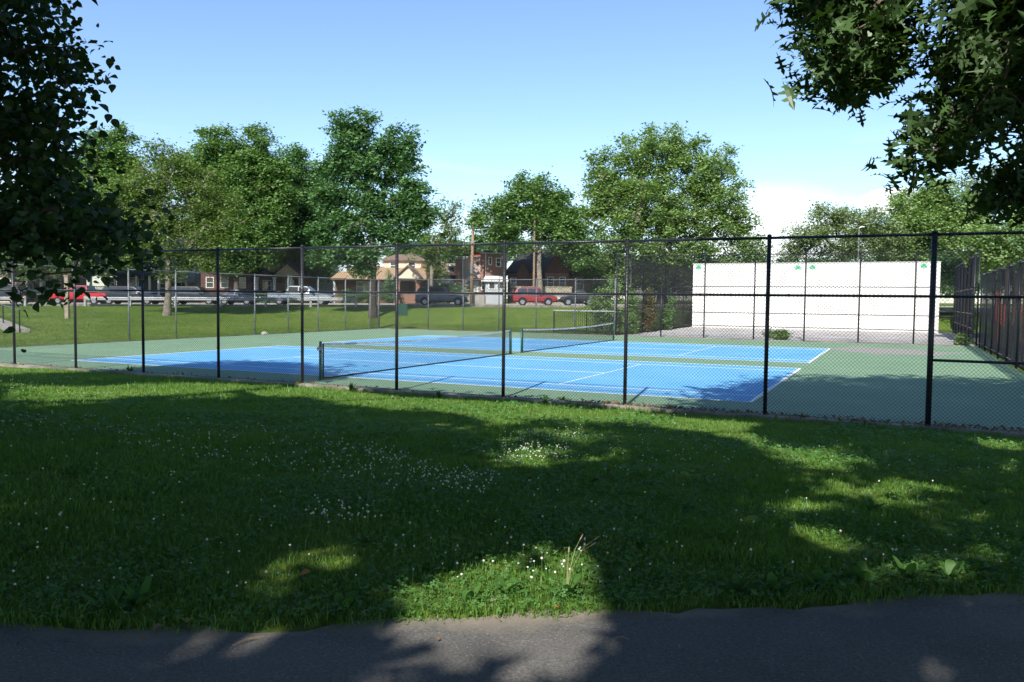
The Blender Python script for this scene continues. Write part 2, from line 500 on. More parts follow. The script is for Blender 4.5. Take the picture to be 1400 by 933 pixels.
# ---- court surface, playing areas and lines
def court_green_material():
    mt, nt, b = _new('green_acrylic')
    b.inputs['Roughness'].default_value = 0.8
    g = nt.nodes.new('ShaderNodeTexCoord')
    def nz(scale, detail):
        n = nt.nodes.new('ShaderNodeTexNoise'); n.inputs['Scale'].default_value = scale
        n.inputs['Detail'].default_value = detail; nt.links.new(g.outputs['Object'], n.inputs['Vector']); return n
    n1, n2 = nz(0.5, 6), nz(14, 4)
    r1 = nt.nodes.new('ShaderNodeValToRGB')
    r1.color_ramp.elements[0].position = 0.3; r1.color_ramp.elements[0].color = (0.135,0.235,0.14,1)
    r1.color_ramp.elements[1].position = 0.7; r1.color_ramp.elements[1].color = (0.17,0.275,0.17,1)
    nt.links.new(n1.outputs['Fac'], r1.inputs['Fac'])
    # paint worn to grey in a patch behind the baseline
    sx = nt.nodes.new('ShaderNodeVectorMath'); sx.operation = 'SUBTRACT'; sx.inputs[1].default_value = (2.6, 24.2, 0)
    nt.links.new(g.outputs['Object'], sx.inputs[0])
    sc = nt.nodes.new('ShaderNodeVectorMath'); sc.operation = 'MULTIPLY'; sc.inputs[1].default_value = (0.26, 0.24, 0)
    nt.links.new(sx.outputs[0], sc.inputs[0])
    ln = nt.nodes.new('ShaderNodeVectorMath'); ln.operation = 'LENGTH'
    nt.links.new(sc.outputs[0], ln.inputs[0])
    ad = nt.nodes.new('ShaderNodeMath'); ad.operation = 'MULTIPLY_ADD'; ad.inputs[1].default_value = 1.6
    nt.links.new(n1.outputs['Fac'], ad.inputs[0]); 
    ng = nt.nodes.new('ShaderNodeMath'); ng.operation = 'MULTIPLY'; ng.inputs[1].default_value = -1
    nt.links.new(ln.outputs['Value'], ng.inputs[0]); nt.links.new(ng.outputs[0], ad.inputs[2])
    mr = nt.nodes.new('ShaderNodeMapRange'); mr.inputs['From Min'].default_value = 0.0; mr.inputs['From Max'].default_value = 0.25; mr.inputs['To Max'].default_value = 0.95
    nt.links.new(ad.outputs[0], mr.inputs['Value'])
    mx = nt.nodes.new('ShaderNodeMix'); mx.data_type = 'RGBA'; mx.inputs['B'].default_value = (0.27,0.245,0.235,1)
    nt.links.new(mr.outputs[0], mx.inputs['Factor']); nt.links.new(r1.outputs[0], mx.inputs['A'])
    nt.links.new(mx.outputs['Result'], b.inputs['Base Color'])
    bp = nt.nodes.new('ShaderNodeBump'); bp.inputs['Strength'].default_value = 0.15; bp.inputs['Distance'].default_value = 0.01
    nt.links.new(n2.outputs['Fac'], bp.inputs['Height']); nt.links.new(bp.outputs[0], b.inputs['Normal'])
    return mt
M_BLUE = mat('blue_acrylic', (0.10,0.335,0.60), 0.75, (0.145,0.385,0.63), 0.45, 8, bump=0.1, bscale=14, lo=0.3, hi=0.7)
def wear(mt, scale, thr, col, amount, stretch=(1,1,1)):      # scuffs and stains worn into a painted surface
    nt = mt.node_tree; b = nt.nodes['Principled BSDF']
    src = b.inputs['Base Color'].links[0].from_socket
    g = nt.nodes.new('ShaderNodeTexCoord'); mp_ = nt.nodes.new('ShaderNodeMapping'); mp_.inputs['Scale'].default_value = stretch
    nt.links.new(g.outputs['Object'], mp_.inputs[0])
    n = nt.nodes.new('ShaderNodeTexNoise'); n.inputs['Scale'].default_value = scale; n.inputs['Detail'].default_value = 9; n.inputs['Roughness'].default_value = 0.65
    nt.links.new(mp_.outputs[0], n.inputs['Vector'])
    r = nt.nodes.new('ShaderNodeMapRange'); r.inputs['From Min'].default_value = thr; r.inputs['From Max'].default_value = thr+0.14; r.inputs['To Max'].default_value = amount
    nt.links.new(n.outputs['Fac'], r.inputs['Value'])
    mx = nt.nodes.new('ShaderNodeMix'); mx.data_type = 'RGBA'; mx.inputs['B'].default_value = (*col, 1)
    nt.links.new(r.outputs[0], mx.inputs['Factor']); nt.links.new(src, mx.inputs['A']); nt.links.new(mx.outputs['Result'], b.inputs['Base Color'])
wear(M_BLUE, 0.35, 0.58, (0.20,0.27,0.33), 0.5, (0.6,1.6,1))
wear(M_BLUE, 2.2, 0.63, (0.26,0.42,0.60), 0.45)
wear(M_WALL, 0.9, 0.60, (0.62,0.59,0.54), 0.35, (1,1,0.35))
M_CGREEN = court_green_material()
wear(M_CGREEN, 0.8, 0.60, (0.20,0.22,0.17), 0.5)
wear(M_CGREEN, 3.0, 0.64, (0.10,0.15,0.11), 0.4)
court = MB().box(XL+0.02, XR-0.05, YF+0.12, YB-0.1, -0.3, 0.0).build('court_surface', M_CGREEN)
structure(court, 'green acrylic surround of the tennis courts')
DY2 = 13.784
def sheet(name, x0, x1, y0, y1, z, mt, parent):
    return MB().box(x0, x1, y0, y1, 0.0005, z).build(name, mt, parent)
for k, oy in enumerate((0.0, DY2)):
    sheet('playing_area', -23.77, 0, oy, oy+10.97, 0.004, M_BLUE, court)
    def line(x0, x1, y0, y1):
        sheet('court_line', x0, x1, y0+oy, y1+oy, 0.008, M_WHITE, court)
    w = 0.05
    line(-23.77, 0, 0, w); line(-23.77, 0, 10.97-w, 10.97)
    line(-0.1, 0, w, 10.97-w); line(-23.77, -23.67, w, 10.97-w)
    line(-23.67, -0.1, 1.37, 1.37+w); line(-23.67, -0.1, 9.6-w, 9.6)
    for xs in (-11.885-6.4, -11.885+6.4):
        line(xs-w/2, xs+w/2, 1.37+w, 9.6-w)
    line(-11.885-6.4+w/2, -11.885+6.4-w/2, 5.485-w/2, 5.485+w/2)
# concrete kerb under the fences
M_KERB = mat('weathered_concrete', (0.27,0.245,0.205), 0.95, (0.11,0.10,0.08), 1.5, 6, bump=0.4, bscale=12)
kerb = MB().box(-33, 8, YF-0.26, YF+0.118, -0.3, 0.035)
structure(kerb.build('kerb', M_KERB), 'concrete strip under the court fence')
k2 = MB().box(XL-0.16, XL+0.018, YF+0.2, YB-0.11, -0.3, 0.03)
structure(k2.build('kerb', M_KERB), 'concrete strip under the end fence')
k3 = MB().box(XL-0.16, XR+0.1, YB-0.098, YB+0.28, -0.3, 0.034)
structure(k3.build('kerb', M_KERB), 'concrete strip under the back fence')
# handball court floor
M_HAND = mat('pale_concrete_paving', (0.48,0.455,0.43), 0.9, (0.34,0.325,0.31), 0.5, 8, bump=0.2, bscale=8)
hf = MB().box(-13.8, 7.0, YB+0.282, 53.9, -0.3, 0.0)
structure(hf.build('handball_floor', M_HAND), 'bare concrete floor of the handball court')
M_ASPH = mat('dark_asphalt', (0.06,0.06,0.06), 0.9, (0.045,0.045,0.045), 1.5, 6, bump=0.3)
pl = MB().box(XR+0.25, 40, YF+0.4, 58, -0.3, 0.0)
structure(pl.build('playground_paving', M_ASPH), 'dark paving beyond the side fence')

# ---- road and pavements behind (background frame: x along the street, y away)
BGR = -YAW
def bg(u, v, z=0.0):
    p = CAM+RT0*u+FH*v
    return (float(p[0]), float(p[1]), float(z))
def strip(name, v0, v1, dz0, dz1, mt, label):
    us = np.linspace(-160, 120, 57)
    mb = MB()
    for i in range(len(us)-1):
        a, b = us[i], us[i+1]
        pts = []
        for (uu, vv) in ((a,v0),(b,v0),(b,v1),(a,v1)):
            pts.append((uu, vv, float(z_road(np.array(uu)))))
        n0 = len(mb.v)
        for dz in (dz0, dz1):
            mb.v += [bg(uu, vv, zz+dz) for uu, vv, zz in pts]
        mb.f += [(n0+4,n0+5,n0+6,n0+7),(n0,n0+1,n0+5,n0+4),(n0+2,n0+3,n0+7,n0+6)]
    return structure(mb.build(name, mt), label)
strip('road', 76.0, 84.0, -0.4, 0.0, M_ASPH, 'street behind the courts')
strip('pavement', 84.02, 86.6, -0.4, 0.13, M_CONC, 'concrete pavement in front of the houses')
strip('kerb', 75.7, 75.98, -0.4, 0.06, M_KERB, 'kerb on the park side of the street')

# ================================================================== FENCES
PANELS = {}
def chain_mesh(w, h, r, mt, pitch=0.074, seg=0.45):
    key = (round(w,3), round(h,2), r, mt.name)
    if key in PANELS:
        return PANELS[key]
    P0 = []; P1 = []
    step = pitch
    for sgn in (1, -1):
        c0 = -h if sgn == 1 else 0.0
        c1 = w if sgn == 1 else w+h
        for c in np.arange(c0+step*0.5, c1, step):
            # x = c + sgn*z
            if sgn == 1:
                z0 = max(0, -c); z1 = min(h, w-c)
            else:
                z0 = max(0, c-w); z1 = min(h, c)
            if z1-z0 < 0.02: continue
            n = max(1, int((z1-z0)/seg))
            zs = np.linspace(z0, z1, n+1)
            yo = 0.0025*sgn
            for a, b in zip(zs[:-1], zs[1:]):
                P0.append((c+sgn*a, yo, a)); P1.append((c+sgn*b, yo, b))
    for zz in (0.01,):
        for k in range(6):
            P0.append((w*k/6, 0, zz)); P1.append((w*(k+1)/6, 0, zz))
    P0 = np.array(P0); P1 = np.array(P1)
    d = P1-P0; d /= np.linalg.norm(d, axis=1)[:,None]
    yv = np.array([0,1.0,0]); s = np.cross(d, yv)
    V = []
    for P in (P0, P1):
        for k in range(3):
            t = 2*math.pi*k/3+0.5
            V.append(P+r*(math.cos(t)*s+math.sin(t)*yv))
    V = np.stack(V, 1).reshape(-1, 3)
    n = len(P0)
    base = np.arange(n)[:,None]*6
    F = np.concatenate([base+np.array([k, (k+1)%3, 3+(k+1)%3, 3+k]) for k in range(3)])
    me = np_mesh('chain_link', V, 4, mt, F)
    PANELS[key] = me
    return me
def fence(name, label, p0, ang, offs, H, rails, pr=0.04, rr=0.026, post_m=M_FENCE, wire_m=M_WIRE, wr=0.0027, side=-1, group='chain-link court fences', big=(), heights=None, skip_top=False, z0=0.0, mesh_from=0.05, ties=True):
    root = empty(name, (p0[0], p0[1], z0), label, 'fence', None, ang)
    post_me = {}
    for i, x in enumerate(offs):
        h = heights[i] if heights else H
        r = pr*1.28 if i in big else pr
        k = (round(h,2), r)
        if k not in post_me:
            mb = MB().tube([(0,0,-0.25),(0,0,h+0.01)], r, 12)
            mb.tube([(0,0,h),(0,0,h+0.03),(0,0,h+0.05)], [r*1.12, r*1.1, r*0.3], 12)
            mb.tube([(0,0,0.02),(0,0,0.05)], r*1.15, 12)
            post_me[k] = mb.mesh('post', post_m, True)
        o = obj('post', post_me[k], root); o.location = (x, 0, 0)
    for i in range(len(offs)-1):
        a, b = offs[i], offs[i+1]
        w = b-a
        if not skip_top:
            o = MB().tube([(a+0.0,0,H-0.03),(b,0,H-0.03)], rr, 8).build('top_rail', post_m, root, True)
        for z in rails:
            z, lo_i, hi_i = z if isinstance(z, tuple) else (z, 0, 10**6)
            if not (lo_i <= i < hi_i): continue
            MB().tube([(a+pr,0,z),(b-pr,0,z)], rr*0.95, 8).build('rail', post_m, root, True)
        cm = chain_mesh(3.0, H-mesh_from, wr, wire_m)
        o = obj('chain_link', cm, root); o.location = (a, side*(pr+0.008), mesh_from); o.scale = (w/3.0, 1, 1)
        o['kind'] = 'stuff'
    if ties:
        mb = MB()
        for x in offs:
            for z in np.arange(0.35, H-0.2, 0.55):
                mb.tube([(x,side*0.008,z-0.006),(x,side*0.008,z+0.006)], pr*1.2, 8, False)
        for i in range(len(offs)-1):
            for x in np.arange(offs[i]+0.4, offs[i+1]-0.2, 0.62):
                for z in [H-0.03]+[q[0] if isinstance(q, tuple) else q for q in rails if not isinstance(q, tuple)]:
                    mb.tube([(x-0.006,side*0.01,z),(x+0.006,side*0.01,z)], rr*1.45, 6, False)
        t = mb.build('tie_wires', wire_m, root); t['kind'] = 'stuff'
    return root
SP = 3.009
x0 = -20.47
front_offs = [SP*k for k in range(0, 14)]
FX0 = x0-4*SP
fence('chain_link_fence', 'tall black chain-link fence between the lawn and the tennis courts', (FX0, YF), 0.0, front_offs, 3.70,
      [2.50, (1.29, 12, 13)], pr=0.041, rr=0.028, big=(12, 13), side=-1, wr=0.0032)
fence('chain_link_fence', 'chain-link fence at the end of the courts by the grass bank', (XL, 0.55), math.pi/2,
      [-2.7]+[3.0*k for k in range(0, 11)]+[31.05], 3.68, [2.50], post_m=M_GALV, wire_m=M_WIRE2, wr=0.003, side=1, pr=0.044)
fence('chain_link_fence', 'chain-link fence behind the courts facing the street and houses', (XL-0.4, YB), 0.0,
      [0.4, 2.0, 4.7, 7.6, 10.45, 13.3, 16.15, 18.93], 3.72, [2.64], post_m=M_GALV, wire_m=M_WIRE2, wr=0.003, pr=0.044)
fence('chain_link_fence', 'extra tall chain-link fence between tennis and handball courts', (-13.7, YB+0.1), 0.0,
      [0.0, 3.0, 5.75, 8.78, 11.7, 14.68, 17.57, 20.68], 5.24, [(3.25, 1, 9), 1.64, 0.82], wr=0.0030, pr=0.045, heights=[5.24, 3.27, 5.24, 5.24, 5.24, 5.24, 5.24, 5.24])
fence('chain_link_fence', 'tall dark fence at the side of the handball court beside the shrubs', (-13.75, YB+0.2), math.pi/2,
      [0.1+3.08*k for k in range(1, 8)], 5.2, [3.25, 1.75, 0.9], wr=0.0062, pr=0.04)
fence('chain_link_fence', 'tall dark fence at the side of the handball court beside the playground', (7.02, YB+0.2), math.pi/2,
      [0.1+3.08*k for k in range(1, 8)], 5.2, [3.25, 1.75, 0.9], wr=0.0062, pr=0.04)
fence('chain_link_fence', 'dark chain-link fence between the tennis courts and the playground', (XR+0.03, YF+0.3), math.pi/2,
      [0.0]+[2.6+3.05*k for k in range(0, 11)], 3.95, [2.62, 0.2], wr=0.0026, pr=0.045)
# iron picket fence just outside the side fence
pk = empty('picket_fence', (XR+0.55, 8.0, 0), 'black iron picket fence beyond the side fence of the courts', 'fence', None, math.pi/2)
mb_post = MB().box(-0.03, 0.03, -0.03, 0.03, 0, 2.7).mesh('picket', M_FENCE)
for k in range(19):
    o = obj('picket', mb_post, pk); o.location = (k*1.2, 0, 0)
MB().box(-0.1, 21.8, -0.02, 0.02, 2.6, 2.66).build('rail', M_FENCE, pk)
MB().box(-0.1, 21.8, -0.019, 0.019, 0.3, 0.36).build('rail', M_FENCE, pk)
# low picket fence with pale rail in the back corner, in front of the shrubs
p = at(785, 458, 61)
lp = empty('picket_fence', (-18.6, YB+1.3, 0.0), 'low iron picket fence with pale top rail behind the net', 'fence', None, 0.0)
mbk = MB().box(-0.012, 0.012, -0.012, 0.012, 0, 1.55).mesh('picket', M_FENCE)
for k in range(33):
    o = obj('picket', mbk, lp); o.location = (k*0.15, 0, 0)
MB().box(-0.05, 4.85, -0.03, 0.03, 1.55, 1.63).build('rail', mat('pale_steel', (0.42,0.43,0.44), 0.5), lp)
MB().box(-0.05, 4.85, -0.02, 0.02, 0.2, 0.25).build('rail', M_FENCE, lp)
for xx in (0, 2.4, 4.8):
    MB().box(xx-0.04, xx+0.04, -0.04, 0.04, -0.1, 1.548).build('post', M_FENCE, lp)
# dark green board wired to the back fence
gb = MB().box(-0.42, 0.42, -0.02, 0.02, 1.35, 2.25)
gb.box(-0.36, 0.36, -0.026, -0.02, 1.41, 2.19)
o = gb.build('notice_board', mat('board_green', (0.02,0.055,0.04), 0.5)); o.location = (-30.15, YB-0.09, -0.32)
tag(o, 'dark green square board fixed on the back fence by the corner', 'sign')
# white stone at the foot of the end fence
def stone(name, loc, r, mt, label, cat, group=None):
    bm = bmesh.new(); bmesh.ops.create_icosphere(bm, subdivisions=2, radius=r)
    for v in bm.verts:
        v.co *= 1+random.uniform(-0.22, 0.22); v.co.z *= 0.6
    me = bpy.data.meshes.new(name); bm.to_mesh(me); bm.free(); me.materials.append(mt)
    o = obj(name, me); o.location = loc; return tag(o, label, cat, group)
stone('rock', (XL+0.35, 19.0, 0.09), 0.2, M_CONC, 'pale stone lying at the foot of the end fence', 'rock')

# ================================================================== NETS
def tennis_net(y0, y1, label, crank):
    root = empty('tennis_net', (-11.885, y0, 0.0), label, 'net', None, math.pi/2)
    L = y1-y0
    pm = MB().tube([(0,0,-0.1),(0,0,1.07)], 0.042, 12)
    pm.tube([(0,0,1.07),(0,0,1.09),(0,0,1.1)], [0.046,0.046,0.02], 12)
    pm.tube([(0,0,0.0),(0,0,0.025)], 0.075, 12)
    pme = pm.mesh('post', M_GREENPOST, True)
    for x in (0.0, L):
        o = obj('post', pme, root); o.location = (x, 0, 0.0)
    def top(x):
        t = x/L
        return 1.05-0.125*(1-(2*t-1)**2)*0.9
    a, b = 0.12, L-0.12
    xs = np.linspace(a, b, 41)
    mn = mat('net_cord', (0.012,0.013,0.013), 0.8)
    P0 = []; P1 = []
    for x in np.arange(a, b, 0.048):
        P0.append((x,0,0.05)); P1.append((x,0,top(x)-0.03))
    for k in range(22):
        f = k/22
        for i in range(len(xs)-1):
            P0.append((xs[i],0,0.05+f*(top(xs[i])-0.07))); P1.append((xs[i+1],0,0.05+f*(top(xs[i+1])-0.07)))
    P0 = np.array(P0); P1 = np.array(P1); d = P1-P0; d /= np.linalg.norm(d, axis=1)[:,None]
    yv = np.array([0,1.0,0]); s = np.cross(d, yv); V = []
    r = 0.0024
    for P in (P0, P1):
        for k in range(3):
            t = 2*math.pi*k/3+0.5; V.append(P+r*(math.cos(t)*s+math.sin(t)*yv))
    V = np.stack(V, 1).reshape(-1,3); base = np.arange(len(P0))[:,None]*6
    F = np.concatenate([base+np.array([k,(k+1)%3,3+(k+1)%3,3+k]) for k in range(3)])
    stuff(obj('netting', np_mesh('netting', V, 4, mn, F), root))
    mb = MB()
    for i in range(len(xs)-1):
        x, x2 = xs[i], xs[i+1]
        for yy, z_a, z_b in ((-0.012, 0.065, 0.0), (0.012, 0.065, 0.0)):
            mb.quad((x,yy,top(x)-z_a),(x2,yy,top(x2)-z_a),(x2,yy*0.6,top(x2)-z_b),(x,yy*0.6,top(x)-z_b))
        mb.quad((x,-0.0072,top(x)),(x2,-0.0072,top(x2)),(x2,0.0072,top(x2)),(x,0.0072,top(x)))
    mb.build('headband', mat('canvas_white', (0.62,0.62,0.6), 0.8, (0.36,0.36,0.35), 3), root)
    MB().tube([(a,0,0.03),(b,0,0.03)], 0.022, 6).build('bottom_band', mat('black_tape', (0.02,0.02,0.022), 0.7), root)
    for x in (a, b):
        MB().box(x-0.02, x+0.02, -0.015, 0.015, 0.03, 1.03).build('side_band', mat('black_tape', (0.02,0.02,0.022), 0.7), root)
    for xx, xp in ((0.04, a), (L-0.04, b)):
        MB().tube([(xx,0,1.02),(xp,0,1.02)], 0.006, 5).build('cable', M_GALV, root)
    if crank:
        mb = MB().box(-0.11, -0.04, -0.04, 0.04, 0.84, 0.94)
        mb.tube([(-0.075,-0.04,0.89),(-0.075,-0.13,0.89),(-0.075,-0.13,0.80)], 0.012, 6)
        mb.build('winch', mat('pale_steel', (0.42,0.43,0.44), 0.5), root)
    return root
tennis_net(-0.91, 11.83, 'tennis net with steel winch on the court next to the lawn', True)
tennis_net(12.92, 25.80, 'tennis net on the court next to the handball wall', False)

# ================================================================== HANDBALL WALL
hw = empty('handball_wall', (-13.75, 54.0, 0), 'long white painted handball wall with small green leaf emblems', 'wall')
MB().box(0.0, 19.75, 0.0, 0.35, -0.3, 5.62).build('wall_panel', M_WALL, hw)
MB().box(-0.04, 19.79, -0.03, 0.39, 5.621, 5.70).build('coping', mat('grey_coping', (0.55,0.54,0.52), 0.8), hw)
leafp = [(0,-0.24),(0.03,-0.08),(0.20,-0.15),(0.15,-0.04),(0.26,0.02),(0.14,0.06),(0.17,0.18),(0.07,0.12),(0,0.26),(-0.07,0.12),(-0.17,0.18),(-0.14,0.06),(-0.26,0.02),(-0.15,-0.04),(-0.20,-0.15),(-0.03,-0.08)]
M_EMB = mat('emblem_green', (0.10,0.46,0.24), 0.6)
for px, py in ((955,366),(1091,366.5),(1111,366),(1263,364)):
    q = at(px, py, 1); d = q-CAM; P = CAM+d*((53.98-CAM[1])/d[1])
    MB().prism([(a*1.25, b*1.25) for a, b in leafp], 'y', -0.012, -0.003).build('leaf_emblem', M_EMB, hw).location = (P[0]+13.75, 0, P[2])
for px in (1120, 1254):
    d = ray(px, 400); P = CAM+d*((54-CAM[1])/d[1])
    MB().box(P[0]+13.75-0.03, P[0]+13.75+0.03, -0.006, -0.002, 0, 5.3).build('faded_line', mat('faded_yellow', (0.78,0.74,0.58), 0.8), hw)

# ================================================================== STREET
# guard rail
def px_u(px, v): return v*(px-700)/FPX
def zr(u): return float(z_road(np.array(u)))
def guard(pxa, pxb, v, label):
    ua, ub = px_u(pxa, v), px_u(pxb, v)
    root = empty('guard_rail', bg(ua, v, 0), label, 'guard rail', None, BGR)
    prof = [(-0.04,0.0),(-0.085,0.07),(-0.03,0.13),(-0.03,0.18),(-0.085,0.24),(-0.04,0.31),(-0.03,0.31),(-0.075,0.24),(-0.02,0.18),(-0.02,0.13),(-0.075,0.07),(-0.03,0.0)]
    L = ub-ua; n = max(1, int(L/3.8))
    mg = mat('galvanised_beam', (0.42,0.43,0.44), 0.5, (0.33,0.34,0.35), 2, metal=0.3)
    for k in range(n):
        a, b = L*k/n, L*(k+1)/n
        z = zr(ua+a)+0.42
        MB().prism([(y, zz+z) for y, zz in prof], 'x', a-(0.1 if k else 0), b).build('beam', mg, root)
    for k in range(n+1):
        x = L*k/n; z = zr(ua+x)
        MB().box(x-0.09, x+0.09, -0.02, 0.16, z-0.3, z+0.80).build('post', mg, root)
guard(116, 486, 75.0, 'galvanised guard rail along the street above the grass bank')
guard(-40, 34, 75.0, 'short galvanised guard rail by the stair handrail')
# wooden post and ramp with handrail on the bank
def gpoint(px, py, lo=25, hi=140):
    d = ray(px, py)
    ts = np.linspace(lo, hi, 600); P = CAM+ts[:,None]*d
    k = np.argmax(P[:,2] <= gz(P[:,0], P[:,1]))
    return P[k]
P = gpoint(92, 436)
o = MB().box(-0.13, 0.13, -0.1, 0.1, -0.3, 3.0).box(-0.15,0.15,-0.12,0.12,2.96,3.05).build('wooden_post', mat('weathered_wood', (0.36,0.30,0.22), 0.9, (0.24,0.2,0.15), 4))
o.location = P; o.rotation_euler = (0,0,BGR); tag(o, 'bare pale wooden post standing on the grass bank', 'post')
a = gpoint(-30, 432); b = gpoint(27, 455)
st = empty('stair_rail', tuple(a), 'sloping concrete step edge with thin handrail on the bank', 'railing')
d = b-a
def loc(p): return (p[0]-a[0], p[1]-a[1], p[2]-a[2])
mb = MB(); nseg = 6
perp = np.array([-d[1], d[0], 0]); perp = perp/np.linalg.norm(perp)*0.5
for k in range(nseg):
    p = a+d*(k/nseg); q = a+d*((k+1)/nseg)
    for pp in (p, q):
        pp[2] = float(gz(pp[0], pp[1]))
    t0 = np.array([0,0,0.10]); 
    n0 = len(mb.v)
    for zz in (-0.5, 0.18):
        for w in (p-perp, q-perp, q+perp, p+perp):
            mb.v.append(loc(w+np.array([0,0,zz])))
    mb.f += [(n0+4,n0+5,n0+6,n0+7),(n0,n0+1,n0+5,n0+4),(n0+1,n0+2,n0+6,n0+5),(n0+2,n0+3,n0+7,n0+6),(n0+3,n0,n0+4,n0+7)]
mb.build('step_edge', M_CONC, st)
tops = []
for k in range(4):
    p = a+d*(k/3); p[2] = float(gz(p[0], p[1]))
    MB().tube([loc(p), loc(p+np.array([0,0,1.25]))], 0.035, 6).build('post', M_FENCE, st)
    tops.append(loc(p+np.array([0,0,1.25])))
MB().tube(tops, 0.03, 6).build('handrail', M_GALV, st)

# ---- cars
def car(px_c, v, kind, paint, face, label, length=4.7, name='parked_car', cat='car', spare=False):
    u = px_u(px_c, v)
    root = empty(name, bg(u, v, zr(u)), label, cat, 'vehicles parked along the street', BGR+(0 if face > 0 else math.pi))
    L = length; h = L/2; W = 0.93
    # stations: x, bottom, belt, belt half width, roof z (None = none), roof half width
    if kind == 'suv':
        top = 1.74; S = [(-h,0.5,0.78,0.80,None),(-h+0.06,0.36,0.98,0.90,None),(-h+0.12,0.32,1.05,W,(1.25,0.84)),(-h+0.42,0.30,1.06,W,(top-0.05,0.70)),(-h+0.75,0.30,1.06,W,(top,0.70)),(0.15,0.30,1.03,W,(top,0.70)),(0.45,0.3,1.02,W,(top-0.05,0.69)),(h-1.45,0.30,1.0,W,(1.06,0.80)),(h-1.0,0.30,0.99,W,None),(h-0.3,0.33,0.90,0.90,None),(h-0.05,0.38,0.72,0.82,None),(h,0.45,0.6,0.74,None)]
        gl = [((-h+0.45),(-h+1.35)),((-h+1.42),(-h+2.3)),((-h+2.37),(h-1.62))]
        wb = (-h+0.92, h-0.92)
    elif kind == 'sedan':
        top = 1.45; S = [(-h,0.5,0.72,0.78,None),(-h+0.06,0.34,0.9,0.86,None),(-h+0.75,0.28,0.97,0.89,(1.0,0.75)),(-h+1.35,0.26,0.95,0.89,(top-0.04,0.62)),(-h+1.9,0.26,0.94,0.89,(top,0.62)),(0.25,0.26,0.93,0.89,(top-0.04,0.62)),(h-1.35,0.26,0.90,0.89,(0.95,0.76)),(h-0.9,0.27,0.88,0.89,None),(h-0.25,0.3,0.78,0.85,None),(h,0.42,0.58,0.72,None)]
        gl = [((-h+1.15),(-h+1.85)),((-h+1.92),(-h+2.7)),((-h+2.77),(h-1.6))]
        wb = (-h+0.95, h-0.92)
    else:                                  # pickup
        top = 1.82; bl = 1.72
        S = [(-h,0.62,0.8,0.86,None),(-h+0.05,0.5,1.1,0.95,None),(-h+bl,0.42,1.1,0.96,None),(-h+bl+0.06,0.4,1.12,0.96,(1.2,0.86)),(-h+bl+0.22,0.4,1.13,0.96,(top-0.04,0.72)),(-h+bl+0.5,0.4,1.12,0.96,(top,0.72)),(h-2.35,0.4,1.1,0.96,(top-0.03,0.72)),(h-1.62,0.4,1.1,0.96,(1.16,0.82)),(h-1.2,0.4,1.1,0.96,None),(h-0.25,0.42,1.02,0.94,None),(h-0.03,0.46,0.85,0.88,None),(h,0.5,0.7,0.8,None)]
        gl = [((-h+bl+0.3),(-h+bl+1.2)),((-h+bl+1.28),(h-1.75))]
        wb = (-h+1.15, h-0.98)
    rings = []
    for x, zb, zt, hw_, rf in S:
        if rf is None: rf = (zt+0.035, hw_*0.72)
        half = [(hw_*0.86,zb),(hw_,zb+0.14),(hw_*1.0,(zb+zt)/2+0.05),(hw_*0.965,zt),(rf[1],rf[0]),(rf[1]*0.55,rf[0]+0.025)]
        rings.append([(x,-y,z) for y, z in half]+[(x,y,z) for y, z in reversed(half)])
    mb = MB(); k = len(rings[0])
    for r in rings: mb.v += r
    for i in range(len(rings)-1):
        for j in range(k):
            j2 = (j+1) % k
            mb.f.append((i*k+j, i*k+j2, (i+1)*k+j2, (i+1)*k+j))
    mb.f.append(tuple(range(k))); mb.f.append(tuple((len(rings)-1)*k+j for j in reversed(range(k))))
    body = mb.build('body', paint, root)
    # side glass: interpolate the greenhouse side between stations
    def side(x):
        for (a, b) in zip(S[:-1], S[1:]):
            if a[0] <= x <= b[0]:
                t = (x-a[0])/(b[0]-a[0])
                ra = a[4] or (a[2]+0.035, a[3]*0.72); rb = b[4] or (b[2]+0.035, b[3]*0.72)
                return a[2]+(b[2]-a[2])*t, (a[3]+(b[3]-a[3])*t)*0.965, ra[0]+(rb[0]-ra[0])*t, ra[1]+(rb[1]-ra[1])*t
    for xa, xb in gl:
        for sgn in (-1, 1):
            mb = MB(); pts_lo = []; pts_hi = []
            for x in np.linspace(xa, xb, 5):
                zt, yb, rz_, ry = side(x)
                f0, f1 = 0.08, 0.88
                pts_lo.append((x, sgn*(yb+(ry-yb)*f0+0.008), zt+(rz_-zt)*f0)); pts_hi.append((x, sgn*(yb+(ry-yb)*f1+0.008), zt+(rz_-zt)*f1))
            for i in range(4):
                mb.quad(pts_lo[i], pts_lo[i+1], pts_hi[i+1], pts_hi[i])
            mb.build('side_window', M_GLASS, root)
    # windscreen and rear glass
    def glass_between(name, A, B, dx):
        za, ya = A[4][0], A[4][1]; zb, yb2 = B[4][0], B[4][1]
        MB().quad((A[0]+dx,-ya*0.95,za+0.02),(A[0]+dx,ya*0.95,za+0.02),(B[0]+dx,yb2*0.92,zb+0.02),(B[0]+dx,-yb2*0.92,zb+0.02)).build(name, M_GLASS, root)
    roofed = [s for s in S if s[4]]
    glass_between('windscreen', roofed[-1], roofed[-2], 0.03)
    glass_between('rear_window', roofed[0], roofed[1], -0.03)
    mt_ = mat('tyre_rubber', (0.015,0.015,0.016), 0.85); mr_ = mat('wheel_rim', (0.42,0.43,0.45), 0.35, metal=0.6)
    md_ = mat('wheel_arch', (0.006,0.006,0.007), 0.9)
